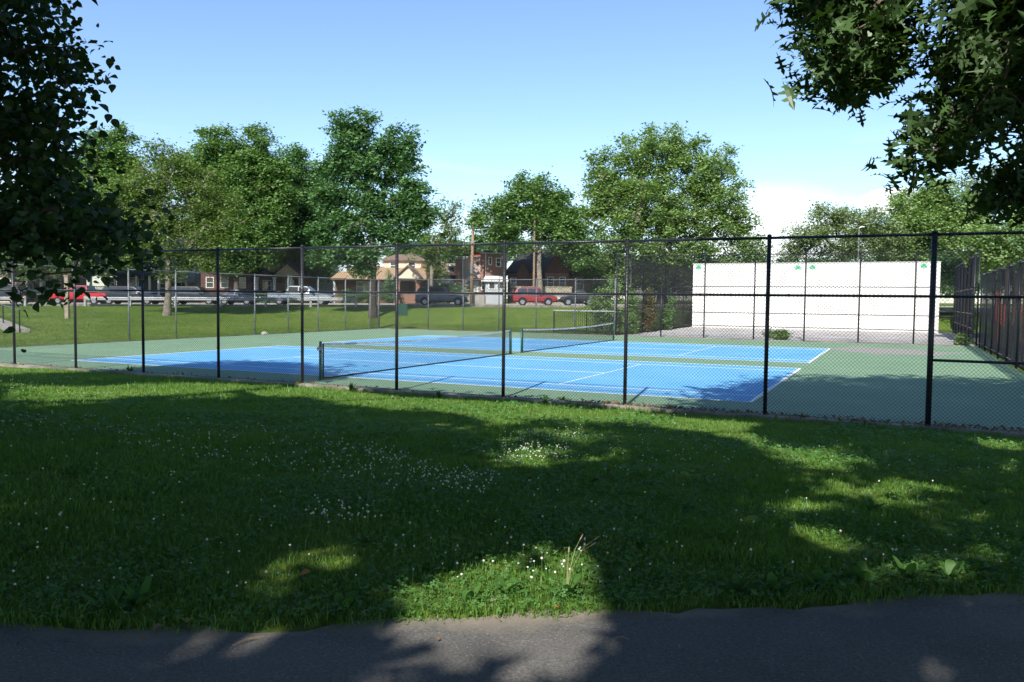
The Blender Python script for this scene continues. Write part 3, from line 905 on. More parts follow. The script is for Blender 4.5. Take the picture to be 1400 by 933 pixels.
    for xw in wb:
        for sgn in (-1, 1):
            MB().disc((xw, sgn*(W-0.02), 0.40), 0.41, 'y', 0.07, 20).build('wheel_arch', md_, root)
            w = MB().disc((xw, sgn*(W-0.08), 0.345), 0.345, 'y', 0.24, 20).build('wheel', mt_, root)
            rim = MB().disc((xw, sgn*(W+0.043), 0.345), 0.21, 'y', 0.012, 16)
            for q in range(5):
                t = q*2*math.pi/5
                rim.box(xw+0.12*math.cos(t)-0.025, xw+0.12*math.cos(t)+0.025, sgn*(W+0.05)-0.008, sgn*(W+0.05)+0.008, 0.345+0.12*math.sin(t)-0.025, 0.345+0.12*math.sin(t)+0.025)
            rim.build('rim', mr_, w)
    for sgn in (-1, 1):
        MB().box(h-0.16, h+0.004, sgn*0.60-0.15, sgn*0.60+0.15, S[-2][2]-0.13, S[-2][2]-0.0).build('headlight', mat('headlight_lens', (0.75,0.76,0.74), 0.2), root)
        MB().box(-h-0.006, -h+0.07, sgn*0.74-0.1, sgn*0.74+0.1, S[1][2]-0.3, S[1][2]-0.02).build('tail_light', mat('tail_light_lens', (0.45,0.02,0.02), 0.25), root)
        MB().box(h-1.72, h-1.55, sgn*1.02-0.07, sgn*1.02+0.07, 1.0, 1.16).build('door_mirror', md_, root)
        zb_ = S[4][2]
        for xd in (gl[0][1]+0.035, gl[-1][0]-0.02):
            MB().box(xd-0.008, xd+0.008, sgn*W*1.005-0.006, sgn*W*1.005+0.006, 0.5, zb_-0.12).build('door_seam', md_, root)
    MB().box(h-0.1, h+0.05, -0.8, 0.8, 0.36, 0.52).build('bumper', md_ if kind != 'pickup' else mr_, root)
    MB().box(-h-0.06, -h+0.1, -0.8, 0.8, 0.38, 0.54).build('bumper', md_ if kind != 'pickup' else mr_, root)
    if spare:
        MB().disc((-h-0.17, 0, 0.98), 0.36, 'x', 0.22, 20).build('spare_wheel', mt_, root)
        MB().box(-h-0.06, -h+0.02, -0.06, 0.06, 0.9, 1.06).build('spare_bracket', md_, root)
    if kind == 'pickup':
        MB().box(-h+0.12, -h+bl-0.05, -0.8, 0.8, 1.1, 1.142).build('truck_bed', md_, root)
    if kind == 'suv':
        for sgn in (-1, 1):
            MB().box(-h+0.8, 0.1, sgn*0.6-0.02, sgn*0.6+0.02, top+0.01, top+0.06).build('roof_rack', md_, root)
    return root
def paint(name, c): return mat(name, c, 0.3, tuple(q*0.9 for q in c), 1.0, coat=0.6)
P_RED = paint('red_paint', (0.50,0.012,0.018)); P_MAROON = paint('dark_red_paint', (0.27,0.02,0.025)); P_BLACK = paint('black_paint', (0.012,0.012,0.016))
P_NAVY = paint('blue_grey_paint', (0.045,0.06,0.095)); P_SILVER = paint('silver_blue_paint', (0.24,0.30,0.345))
car(4, 79.0, 'suv', P_BLACK, -1, 'black sport utility vehicle parked beyond the short guard rail', 5.0)
car(112, 79.0, 'pickup', P_RED, -1, 'bright red pickup truck parked along the street', 5.6, 'pickup_truck', 'pickup truck')
car(181, 79.0, 'suv', P_BLACK, 1, 'black sport utility vehicle parked behind the red pickup truck', 5.5)
car(268, 79.0, 'suv', P_BLACK, 1, 'black sport utility vehicle between the bank tree and the silver pickup', 5.0)
car(326, 79.0, 'sedan', paint('dark_blue_paint', (0.02,0.03,0.06)), 1, 'dark blue sedan parked next to the silver pickup', 4.0)
car(412, 79.0, 'pickup', P_SILVER, 1, 'silver blue pickup truck parked behind the guard rail', 6.1, 'pickup_truck', 'pickup truck')
car(604, 79.0, 'suv', P_NAVY, 1, 'blue grey sport utility vehicle parked in front of the row houses', 5.0)
car(731, 79.0, 'suv', P_MAROON, 1, 'red sport utility vehicle with spare wheel on its back', 4.3, spare=True)
car(790, 79.3, 'sedan', P_BLACK, -1, 'black car parked nose to nose with the red sport utility vehicle', 3.9)

# ================================================================== HOUSES
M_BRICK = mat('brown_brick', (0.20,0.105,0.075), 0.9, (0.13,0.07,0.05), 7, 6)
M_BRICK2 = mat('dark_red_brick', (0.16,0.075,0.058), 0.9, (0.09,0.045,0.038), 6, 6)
M_BRICK3 = mat('red_brown_brick', (0.29,0.155,0.115), 0.9, (0.2,0.11,0.08), 7, 6)
M_PINK = mat('pinkish_brick', (0.42,0.33,0.30), 0.9, (0.34,0.27,0.245), 6, 6)
M_CREAM = mat('cream_siding', (0.66,0.56,0.43), 0.8, (0.6,0.5,0.38), 2)
M_TAN = mat('tan_siding', (0.42,0.34,0.23), 0.85, (0.33,0.27,0.18), 2)
M_WSID = mat('white_siding', (0.45,0.47,0.5), 0.8, (0.37,0.39,0.42), 2)
M_GSID = mat('pale_blue_siding', (0.45,0.52,0.58), 0.8, (0.38,0.44,0.5), 2)
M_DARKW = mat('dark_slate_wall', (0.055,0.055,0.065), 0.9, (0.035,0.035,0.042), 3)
M_TROOF = mat('tan_shingles', (0.36,0.25,0.155), 0.95, (0.27,0.185,0.115), 9, 6)
M_BROOF = mat('brown_shingles', (0.22,0.155,0.125), 0.95, (0.15,0.105,0.085), 9, 6)
M_RROOF = mat('red_brown_shingles', (0.33,0.16,0.12), 0.95, (0.24,0.11,0.085), 9, 6)
M_DROOF = mat('dark_shingles', (0.045,0.043,0.045), 0.95, (0.03,0.03,0.03), 9, 6)
M_STONE = mat('tan_stone_wall', (0.36,0.32,0.24), 0.95, (0.25,0.22,0.165), 3, 6)
M_MINT = mat('mint_paint', (0.30,0.58,0.52), 0.7)
class House:
    def __init__(s, name, label, px_c, v, base=None, cat='house'):
        s.v = v; s.s = v/FPX; s.px = px_c
        s.hz = 408.4+0.0103*(px_c-700)
        u = px_u(px_c, v)
        s.z0 = zr(u)+0.10
        s.root = empty(name, bg(u, v, s.z0), label, cat, None, BGR)
    def X(s, px): return (px-s.px)*s.s
    def Z(s, py): return CAM[2]-(py-s.hz)*s.s-s.z0
    def box(s, name, l, r, t, b, y0, y1, mt, parent=None):
        z0 = s.Z(b) if b is not None else -0.6
        return MB().box(s.X(l), s.X(r), y0, y1, z0, s.Z(t)).build(name, mt, parent or s.root)
    def gable(s, l, r, eave, ridge, y0, y1, wall, roof, wall_to=None, ov=0.25):
        xl, xr, ze, zt = s.X(l), s.X(r), s.Z(eave), s.Z(ridge); xm = (xl+xr)/2
        MB().prism([(xl,ze+0.01),(xr,ze+0.01),(xm,zt)], 'y', y0, y1).build('gable', wall, s.root)
        k = (zt-ze)/(xm-xl); t = 0.16
        rf = MB().prism([(xl-0.3,ze-0.3*k),(xm,zt),(xr+0.3,ze-0.3*k),(xr+0.3,ze-0.3*k+t),(xm,zt+t),(xl-0.3,ze-0.3*k+t)], 'y', y0-ov, y1+0.1)
        return rf.build('roof', roof, s.root)
    def slope(s, l, r, eave, ridge, y0, y1, roof, hip=0.0):
        xl, xr, ze, zt = s.X(l), s.X(r), s.Z(eave), s.Z(ridge); ym = (y0+y1)/2; h = hip
        mb = MB()
        mb.v = [(xl-0.2,y0-0.35,ze),(xr+0.2,y0-0.35,ze),(xr+0.2,y1+0.35,ze),(xl-0.2,y1+0.35,ze),(xl+h,ym,zt),(xr-h,ym,zt),
                (xl-0.2,y0-0.35,ze-0.15),(xr+0.2,y0-0.35,ze-0.15),(xr+0.2,y1+0.35,ze-0.15),(xl-0.2,y1+0.35,ze-0.15)]
        mb.f = [(0,1,5,4),(2,3,4,5),(1,2,5),(3,0,4),(0,6,7,1),(1,7,8,2),(2,8,9,3),(3,9,6,0),(6,9,8,7)]
        return mb.build('roof', roof, s.root)
    def window(s, l, r, t, b, y, sash=True, mt=None):
        xl, xr, zt, zb = s.X(l), s.X(r), s.Z(t), s.Z(b); w = 0.09
        f = MB().box(xl-w, xr+w, y-0.07, y-0.005, zt, zt+w).box(xl-w, xr+w, y-0.07, y-0.005, zb-w, zb)
        f.box(xl-w, xl, y-0.07, y-0.005, zb, zt).box(xr, xr+w, y-0.07, y-0.005, zb, zt)
        if sash:
            zm = (zt+zb)/2; f.box(xl, xr, y-0.055, y-0.006, zm-0.03, zm+0.03)
        o = f.build('window', M_TRIM, s.root)
        MB().box(xl, xr, y-0.03, y-0.008, zb, zt).build('pane', mt or M_GLASS, o)
        return o
    def column(s, px, t, b, y, w=0.13, mt=None):
        x = s.X(px); z1 = s.Z(t); z0 = s.Z(b)
        return MB().box(x-w, x+w, y-w, y+w, z0, z1).box(x-w*1.4, x+w*1.4, y-w*1.4, y+w*1.4, z1-0.12, z1-0.001).build('column', mt or M_TRIM, s.root)
    def railing(s, l, r, t, b, y, mt=M_TRIM):
        xl, xr, zt, zb = s.X(l), s.X(r), s.Z(t), s.Z(b)
        mb = MB().box(xl, xr, y-0.04, y+0.04, zt-0.09, zt).box(xl, xr, y-0.03, y+0.03, zb, zb+0.07)
        x = xl+0.06
        while x < xr:
            mb.box(x-0.025, x+0.025, y-0.02, y+0.02, zb+0.07, zt-0.09); x += 0.16
        return mb.build('railing', mt, s.root)

h = House('house', 'tan gabled cottage standing beyond the stair handrail', -10, 92)
h.box('wall', -58, 24, 389, None, 0.3, 8, M_CREAM); h.gable(-52, 26, 390, 369, 0.28, 8.0, M_CREAM, M_TRIM)
h.slope(2, 38, 394, 386, -2.0, 0.28, M_BROOF); h.window(-6, 4, 392, 402, 0.3); h.box('porch_wall', 4, 36, 395.6, None, -1.8, 0.29, M_CREAM)

h = House('house', 'house with red brown porch roof and white columns', 40, 92)
h.box('wall', 16, 62, 377.5, None, 1.6, 9, M_DARKW); h.slope(12, 61, 377, 360, -0.6, 9, M_RROOF, 1.0)
for px in (18, 40, 60): h.column(px, 379, 412, -0.4)
h.box('porch_floor', 12, 62, 404, None, -0.7, 1.59, M_BRICK); h.window(26, 34, 382, 395, 1.6); h.window(46, 54, 382, 395, 1.6)
h.railing(19, 59, 397, 403, -0.4)

h = House('house', 'dark slate house with white porch railing and white posts', 178, 91)
h.box('wall', 148, 222, 374, None, 2.0, 10, M_DARKW); h.gable(152, 200, 374, 350, 1.2, 10, M_DARKW, M_DROOF)
h.box('porch_floor', 128, 222, 403, None, -0.8, 1.99, M_BRICK2); h.railing(129, 194, 392, 402.5, -0.6)
for px in (128, 161, 190, 208, 220): h.column(px, 376, 403, -0.55, 0.1)
h.slope(126, 222, 375.5, 371, -0.8, 1.95, M_DROOF); h.window(165, 178, 380, 393, 2.0); h.window(134, 146, 380, 393, 2.0); 
h.box('door', 198, 205, 381, 402.9, 1.93, 1.998, mat('dark_door', (0.05,0.03,0.025), 0.5)); h.window(209, 216, 381, 393, 2.0)

h = House('house', 'tall white sided house with small tan porch roof', 236, 96)
h.box('wall', 190, 262, 352, None, 1.0, 10, M_WSID); h.gable(188, 264, 352, 322, 1.0, 10, M_WSID, M_BROOF)
h.slope(228, 262, 385, 377, -1.4, 0.98, M_TAN, 0.6); h.column(232, 386.5, 412, -1.1, 0.1); h.column(260, 386.5, 412, -1.1, 0.1)
for px in (200, 222, 246): h.window(px, px+9, 357, 369, 1.0)
h.window(205, 214, 384, 397, 1.0); h.window(240, 252, 388, 400, 1.0)

h = House('house', 'shaded brick house with white window frames behind the guard rail', 300, 92)
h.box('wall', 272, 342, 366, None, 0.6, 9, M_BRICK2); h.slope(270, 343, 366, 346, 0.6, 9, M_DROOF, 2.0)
for px in (280, 300, 324): h.window(px, px+9, 380, 393, 0.6)

h = House('house', 'brick bungalow with tan front gable over a dark porch', 378, 91)
h.box('wall', 343, 414, 377, None, 2.2, 10, M_BRICK); h.slope(343, 414, 377, 352, 2.2, 10, M_BROOF, 1.5)
h.gable(375, 413, 377, 361, -0.4, 4, M_TAN, M_DROOF); h.box('dormer', 363, 382, 362, 372, 1.2, 5, M_TAN); h.box('dormer_roof', 361, 384, 361, 361.9, 1.0, 5.2, M_BROOF)
h.box('porch_beam', 344, 414, 377.2, 379.5, -0.35, 0.0, M_DARKW)
for px in (352, 376, 398, 411): h.column(px, 379.6, 404, -0.2, 0.14)
h.box('porch_floor', 343, 414, 402, None, -0.5, 2.19, M_BRICK3)
h.window(352, 362, 384, 397, 2.2); h.window(384, 394, 383, 396, 2.2)
h.box('door', 401, 407, 384, 401.9, 2.12, 2.198, mat('dark_door', (0.05,0.03,0.025), 0.5))

h = House('house', 'pale blue sided house set back between two brick bungalows', 432, 97)
h.box('wall', 408, 456, 352, None, 0.0, 9, M_GSID); h.gable(407, 457, 352, 328, 0.0, 9, M_GSID, M_BROOF)
h.slope(410, 440, 374, 366, -2, -0.02, M_BROOF); h.window(418, 426, 378, 390, 0.0); h.window(440, 448, 357, 368, 0.0); h.window(420, 428, 356, 366, 0.0)

h = House('house', 'wide brick bungalow with tan shingle roof and cream front gable', 516, 91)
h.box('wall', 453, 580, 381, None, 1.8, 10, M_BRICK); h.slope(454, 580, 381, 362, 0.4, 11, M_TROOF, 0.5)
h.gable(540, 577, 381, 364.5, -1.0, 3.5, M_CREAM, M_BROOF)
h.box('upper_wall', 514, 570, 352, 372, 5.2, 10, M_CREAM); h.slope(513, 571, 352, 343, 5.2, 10, M_BROOF, 1.2); 
h.box('side_wing', 447, 466, 362, None, 3.0, 9, M_GSID); h.box('upper_brick', 568, 576, 358, 380, 5.0, 8, M_BRICK3)
h.box('porch_beam', 542, 576, 381.3, 384, -0.9, -0.6, M_DARKW); h.column(572, 384.2, 410, -0.75, 0.22, M_BRICK3); h.column(545, 384.2, 410, -0.75, 0.22, M_BRICK3)
h.box('porch_wall', 548, 569, 399, None, -0.85, -0.65, M_BRICK3)
for l, r in ((484, 493), (495, 503), (513, 524)): h.window(l, r, 386, 398, 1.8)
h.window(530, 538, 386, 398, 1.8); h.window(524, 533, 356, 366, 5.2); h.window(550, 559, 356, 365, 5.2)
h.box('door', 556, 562, 386, 403, 1.72, 1.798, mat('dark_door', (0.05,0.03,0.025), 0.5))
h.box('chimney', 478, 484, 350, 368, 6, 7, M_BRICK2)

h = House('house', 'small house with brown roof, white dormer awning and white front', 608, 93)
h.box('wall', 590, 622, 376, None, 1.0, 9, M_WSID); h.slope(588, 623, 376, 358, -0.5, 9, M_BROOF); h.box('dormer', 611, 622, 364, 373, 0.4, 4, M_WSID)
h.box('awning', 609, 624, 362, 364, -0.1, 4.2, M_TRIM); h.window(613, 620, 365.5, 372, 0.4, False); h.gable(603, 621, 388, 377, -0.2, 1.0, M_TRIM, M_TRIM); h.window(606, 616, 389, 400, 1.0)

h = House('row_house', 'pinkish flat-roofed row house with dark diamond on its front', 640, 91)
h.box('wall', 632.2, 656, 352.4, None, 0.0, 10, M_PINK); h.box('brick_strip', 622, 632, 354, None, -0.05, 9.8, M_BRICK3); h.box('parapet', 621.5, 656, 351, 352.3, -0.1, 0.5, M_WSID)
x, z = h.X(652), h.Z(361.5); MB().prism([(x-0.22,z),(x,z-0.24),(x+0.22,z),(x,z+0.24)], 'y', -0.05, -0.008).build('diamond_panel', M_BRICK2, h.root)
h.box('door', 648, 653.5, 384, 403, -0.08, -0.005, M_TRIM); h.window(637, 643, 384, 396, 0.0); h.box('downpipe', 631.4, 632.6, 354, 405, -0.2, -0.06, M_TRIM)
h.box('door_canopy', 645, 656, 380.5, 382, -0.9, -0.005, M_BRICK2)

h = House('row_house', 'brown brick flat-roofed row house with white enclosed porch', 674, 91)
h.box('wall', 656.1, 691, 347.5, None, 0.02, 10, M_BRICK3); h.box('parapet', 656, 692, 346, 347.4, -0.08, 0.5, M_WSID)
h.window(668, 670.5, 353, 362, 0.02, False); h.box('downpipe', 662.4, 663.6, 348, 405, -0.12, 0.0, M_TRIM); h.box('porch', 664, 691, 384, None, -1.9, 0.0, M_WSID)
h.slope(663, 692, 384, 378, -1.9, -0.1, M_TRIM); h.window(669, 676, 387, 395, -1.9, False); h.window(680, 687, 387, 395, -1.9, False)
h.window(658, 661.5, 385, 396, 0.02); h.box('cornice', 684, 692, 351, 354, -0.35, 0.0, M_TRIM); h.window(678, 683, 354, 364, 0.02)

h = House('house', 'distant red roof with mint green cupola above the row houses', 652, 125)
h.box('wall', 640, 668, 352, None, 0, 8, M_BRICK2); h.slope(640, 668, 353, 343, 0, 8, mat('red_tiles', (0.36,0.07,0.045), 0.9), 1.0)
cp = h.box('cupola', 650, 659, 336, 345, 3, 4.2, M_MINT); MB().prism([(h.X(649),h.Z(336)),(h.X(660),h.Z(336)),(h.X(654.5),h.Z(333))], 'y', 2.9, 4.3).build('cupola_roof', M_MINT, cp)

h = House('house', 'large shaded dark brick house with steep gables beneath the trees', 765, 92)
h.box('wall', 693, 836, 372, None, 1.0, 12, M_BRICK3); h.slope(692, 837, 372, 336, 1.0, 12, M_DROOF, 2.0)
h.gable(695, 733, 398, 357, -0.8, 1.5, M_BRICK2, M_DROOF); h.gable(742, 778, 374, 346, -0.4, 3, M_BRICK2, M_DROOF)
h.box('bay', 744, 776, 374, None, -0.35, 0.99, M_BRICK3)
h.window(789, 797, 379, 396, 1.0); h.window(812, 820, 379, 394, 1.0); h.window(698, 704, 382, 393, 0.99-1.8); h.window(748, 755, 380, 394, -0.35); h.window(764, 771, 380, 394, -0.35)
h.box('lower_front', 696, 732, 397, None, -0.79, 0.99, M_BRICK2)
o = MB().box(h.X(705), h.X(778), -3.2, -2.9, -0.6, h.Z(394)).box(h.X(704), h.X(779), -3.25, -2.85, h.Z(394)+0.003, h.Z(394)+0.10).build('retaining_wall', M_STONE)
o.matrix_world = Matrix.LocRotScale(h.root.location, h.root.rotation_euler, None)
tag(o, 'low tan stone garden wall in front of the dark brick house', 'wall')
h2 = House('garden_wall', 'low concrete garden wall beside the row houses', 640, 87.5, cat='wall')
MB().box(h2.X(615), h2.X(662), 0, 0.25, -0.5, h2.Z(402)).box(h2.X(614), h2.X(663), -0.05, 0.3, h2.Z(402)+0.002, h2.Z(402)+0.08).build('wall_panel', M_CONC, h2.root)
# more houses that close the street to the sides
for px, roofm, wallm, lab in ((-110, M_DROOF, M_BRICK, 'brick house with dark hip roof next to the tan cottage'), ):
    h = House('house', lab, px, 92)
    h.box('wall', px-35, px+35, 366, None, 0, 9, wallm); h.slope(px-36, px+36, 366, 346, 0, 9, roofm, 3)
    for q in (-24, -4, 16): h.window(px+q, px+q+9, 378, 394, 0.0)

# utility pole with street lamp arm
u = px_u(644, 87.0); zb_ = zr(u)
up = empty('utility_pole', bg(u, 87.0, zb_), 'wooden utility pole with lamp arm in front of the row houses', 'pole', None, BGR)
H_ = (408-305)*87/FPX+0.7
M_POLE = mat('pole_wood', (0.27,0.19,0.125), 0.9, (0.19,0.135,0.09), 4)
MB().tube([(0,0,-0.5),(0.03,0,H_*0.5),(0.12,0,H_)], [0.2,0.17,0.13], 10).build('pole', M_POLE, up, True)
MB().tube([(0.1,0,H_-1.6),(0.5,-0.1,H_-1.0),(1.0,-0.2,H_-0.75)], 0.03, 6).build('lamp_arm', M_GALV, up)
MB().tube([(0.95,-0.2,H_-0.78),(1.2,-0.22,H_-0.72),(1.5,-0.25,H_-0.76)], [0.06,0.12,0.05], 8).build('lamp_head', M_TRIM, up)
MB().disc((0.0,-0.16,0.42*H_), 0.17, 'z', 0.8, 10).build('transformer', M_GALV, up)
u = px_u(589, 86.0)
o = MB().tube([(0,0,-0.3),(0,0,1.6),(0.03,0,3.2),(0.0,0,4.1)], [0.24,0.2,0.17,0.12], 9).tube([(0.02,0,3.0),(0.22,0.05,3.7)], [0.09,0.05], 6).build('dead_trunk', M_BARK2)
o.location = bg(u, 86.0, zr(u)); tag(o, 'bare pale dead tree trunk beside the brick bungalow', 'trunk')
# slender lamp post behind the handball wall
P = at(1174, 330, 74)
lpst = empty('lamp_post', (P[0], P[1], 0.0), 'slender lamp post rising behind the white handball wall', 'lamp post', None, BGR)
zt = float(at(1174, 312, 74)[2])
MB().tube([(0,0,-0.3),(0,0,zt)], [0.09,0.055], 8).build('pole', M_GALV, lpst)
MB().tube([(0,0,zt),(0.25,0,zt+0.12),(0.5,0,zt+0.1)], [0.04,0.07,0.03], 8).build('lamp_head', M_TRIM, lpst)
# second utility pole on the tree by the dark house
u = px_u(729, 86.5)
o = MB().tube([(0,0,-0.5),(0.0,0,9.0)], [0.14,0.10], 8).tube([(0,0,8.5),(0.7,-0.1,9.3)], 0.03, 6).build('utility_pole', M_POLE)
o.location = bg(u, 86.5, zr(u)); tag(o, 'thin dark utility pole in front of the dark brick house', 'pole')

# playground structure beyond the side fence
M_ORANGE = mat('orange_red_plastic', (0.60,0.10,0.03), 0.45, (0.5,0.085,0.03), 2)
ps = empty('play_structure', (8.5, 37.5, 0.0), 'orange red play structure in the shaded playground', 'play structure')
for x, y in ((0,0),(1.5,0),(0,1.5),(1.5,1.5)):
    MB().tube([(x,y,-0.1),(x,y,3.1)], 0.07, 8).build('post', M_ORANGE, ps)
MB().box(-0.05, 1.55, -0.05, 1.55, 1.2, 1.3).build('deck', M_DARKW, ps)
for k in range(7):
    MB().box(0.1+k*0.2, 0.2+k*0.2, -0.06, -0.02, 1.05, 2.3).build('panel_slat', M_ORANGE, ps)
MB().prism([(1.6,1.2),(3.6,0.2),(3.6,0.35),(1.6,1.4)], 'y', 0.4, 1.1).build('slide', M_ORANGE, ps)

# ================================================================== TREES
QUAD = np.array([(-0.5,0),(0.05,-0.34),(0.5,0.02),(0.02,0.36)])
TRI3 = np.array([(-0.55,0.03),(0.32,-0.44),(0.36,0.42)])
LINDEN = np.array([(-0.52,0.0),(-0.44,-0.22),(-0.22,-0.40),(0.05,-0.40),(0.30,-0.22),(0.62,0.03),(0.30,0.24),(0.05,0.40),(-0.22,0.40),(-0.44,0.22)])
OAK = np.array([(-0.72,-0.015),(-0.46,-0.02),(-0.40,-0.16),(-0.30,-0.05),(-0.17,-0.07),(-0.12,-0.34),(-0.02,-0.30),(0.02,-0.08),(0.16,-0.08),(0.26,-0.32),(0.36,-0.22),(0.34,-0.07),(0.50,-0.12),(0.74,0.0),
                (0.50,0.12),(0.34,0.07),(0.36,0.22),(0.26,0.32),(0.16,0.08),(0.02,0.08),(-0.02,0.30),(-0.12,0.34),(-0.17,0.07),(-0.30,0.05),(-0.40,0.16),(-0.46,0.02),(-0.72,0.015)])
def unit(a): return a/np.maximum(np.linalg.norm(a, axis=-1, keepdims=True), 1e-9)
def leaf_frames(n, up=0.6, hang=0.0):
    nr = rng.normal(size=(n,3)); nr[:,2] = np.abs(nr[:,2])+up; nr = unit(nr)
    t = rng.normal(size=(n,3)); t[:,2] -= hang; t = unit(t-nr*(t*nr).sum(1)[:,None])
    return t, np.cross(nr, t), nr
def leaf_verts(c, size, tpl, up=0.6, hang=0.0, curl=0.25, frames=None):
    t, b, nr = frames if frames is not None else leaf_frames(len(c), up, hang)
    z = -curl*(tpl[:,0]**2)+0.35*np.abs(tpl[:,1])*(1 if curl else 0)
    V = c[:,None,:]+size[:,None,None]*(tpl[None,:,0,None]*t[:,None,:]+tpl[None,:,1,None]*b[:,None,:]+z[None,:,None]*nr[:,None,:])
    return V.reshape(-1, 3)
def branch_net(nodes, clusters, order_from, rmin, k=1.0, maxr=0.3):
    """greedy spanning tree from the trunk nodes through the leaf clusters"""
    nodes = [np.array(q) for q in nodes]; nt = len(nodes)
    par = [-1]*nt
    d = np.linalg.norm(clusters-np.array(order_from), axis=1)
    order = np.argsort(d)
    arr = np.empty((nt+2*len(clusters), 3)); arr[:nt] = nodes; cnt = nt
    par = np.full(len(arr), -1)
    d0 = np.linalg.norm(arr[:nt]-np.array(order_from), axis=1)
    dist = np.empty(len(arr)); dist[:nt] = d0
    for i in order:
        c = clusters[i]
        dd = np.linalg.norm(arr[:cnt]-c, axis=1)
        j = int(np.argmin(dd+0.35*np.maximum(0, arr[:cnt,2]-c[2])+0.12*np.linalg.norm(arr[:cnt]-np.array(order_from), axis=1)))
        mid = (arr[j]+c)/2+rng.normal(size=3)*0.06*dd[j]; mid[2] += 0.05*dd[j]
        arr[cnt] = mid; par[cnt] = j; arr[cnt+1] = c; par[cnt+1] = cnt; cnt += 2
    w = np.zeros(cnt); 
    for i in range(cnt-1, nt-1, -1):
        w[i] += 1; w[par[i]] += w[i]
    mb = MB()
    for i in range(nt, cnt):
        r1 = min(maxr, rmin*k*math.sqrt(max(w[i],1))); r0 = min(maxr, rmin*k*math.sqrt(max(w[par[i]] if par[i] >= nt else w[i]*1.2, 1)))
        r0 = min(r0, r1*1.5)
        mb.tube([arr[par[i]], arr[i]], [r0, r1], 5 if r1 > 0.03 else 4, False)
    return mb
def make_tree(name, label, base, trunk, trunk_r, clusters, cr, n_leaf, lsize, leafm, barkm, tpl=QUAD, up=0.5, hang=0.0, rmin=0.015, group=None, flat=0.75, curl=0.0, n_obj=0, cat='tree', extra=None):
    base = np.array(base, float)
    root = empty(name, base, label, cat, group)
    tp = [np.array(q, float)-base for q in trunk]
    rr = np.linspace(1.0, 0.55, len(tp))*trunk_r; rr[0] *= 1.35
    pts = [tp[0]-np.array([0,0,0.4])]+tp
    MB().tube(pts, [rr[0]*1.1]+list(rr), 10).build('trunk', barkm, root, True)
    C = np.asarray(clusters, float)-base
    br = branch_net(tp[1:], C[~shadow_in_sun(C+base, 0.3)][::4] if extra == 'shade' else C, tp[-1], rmin, maxr=trunk_r*0.6)
    stuff(br.build('branches', barkm, root))
    if hasattr(n_leaf, '__len__'):
        reps = np.asarray(n_leaf)
    else:
        reps = np.full(len(C), n_leaf)
    cc = np.repeat(C, reps, axis=0)
    off = rng.normal(size=cc.shape)*cr*np.array([0.6,0.6,0.6*flat])
    P = cc+off
    if extra == 'shade':
        P = P[~shadow_in_sun(P+base, 0.07)]
    sz = lsize*rng.uniform(0.5, 1.35, len(P))
    fr = leaf_frames(len(P), up, hang)
    if n_obj:
        px, py, z = to_px(P+base)
        vis = (px > -15) & (px < 1415) & (py > -15) & (py < 948) & (z > 0.5)
        facing = np.abs((fr[2]*unit(P+base-CAM)).sum(1))
        score = np.where(vis, sz/np.maximum(z, 0.1)*(0.4+facing), -1)
        pick = np.argsort(-score)[:n_obj]; pick = pick[score[pick] > 0]
        keep = np.ones(len(P), bool); keep[pick] = False
    else:
        keep = np.ones(len(P), bool); pick = []
    V = leaf_verts(P[keep], sz[keep], tpl, curl=curl, frames=tuple(f[keep] for f in fr))
    crown = obj('crown', np_mesh('crown', V, len(tpl), leafm), root)
    crown['kind'] = 'stuff'
    if len(pick):
        lv = np.zeros((len(tpl),3)); lv[:,:2] = tpl; lv[:,2] = -curl*tpl[:,0]**2+0.35*np.abs(tpl[:,1])*(1 if curl else 0)
        half = len(tpl)//2
        mb = MB(); mb.v = [tuple(q) for q in lv]
        n = len(tpl)
        if n % 2 == 0: ring = list(range(n))
        else: ring = list(range(n))
        mb.f = [tuple(ring)]
        lm = mb.mesh('leaf', leafm)
        for i in pick:
            o = obj('leaf', lm, crown)
            t, b, nr = fr[0][i], fr[1][i], fr[2][i]
            Mx = Matrix(((t[0],b[0],nr[0],P[i][0]),(t[1],b[1],nr[1],P[i][1]),(t[2],b[2],nr[2],P[i][2]),(0,0,0,1)))
            o.matrix_local = Mx @ Matrix.Scale(float(sz[i]), 4)
    return root
def lobe_clusters(lobes, d, per=1.0, dr=0.8, shell=2.2):
    out = []
    for (px, py, rx, ry) in lobes:
        s = d/FPX
        rx *= 1.06; ry *= 1.06
        n = max(12, int(per*rx*ry*s*s*9.5))
        dv = unit(rng.normal(size=(n,3)))*(rng.uniform(0,1,n)**(1/shell))[:,None]
        dep = 0.5*(rx+ry)*s*dr
        c = at(px, py, d)
        out.append(c+dv[:,0:1]*RT*rx*s+dv[:,1:2]*UP*ry*s+dv[:,2:3]*FH*dep)
    return np.concatenate(out)
L_MID = leaf_mat('leaves_mid_green', (0.095,0.185,0.055), (0.165,0.27,0.088), 0.3)
L_DARK = leaf_mat('leaves_dark_green', (0.07,0.16,0.062), (0.125,0.23,0.09), 0.28)
L_OLIVE = leaf_mat('leaves_olive_green', (0.10,0.165,0.042), (0.16,0.225,0.072), 0.35)
L_LIME = leaf_mat('leaves_fresh_green', (0.155,0.25,0.085), (0.235,0.335,0.125), 0.35)
L_PALE = leaf_mat('leaves_silvery_green', (0.15,0.21,0.09), (0.27,0.335,0.17), 0.3)
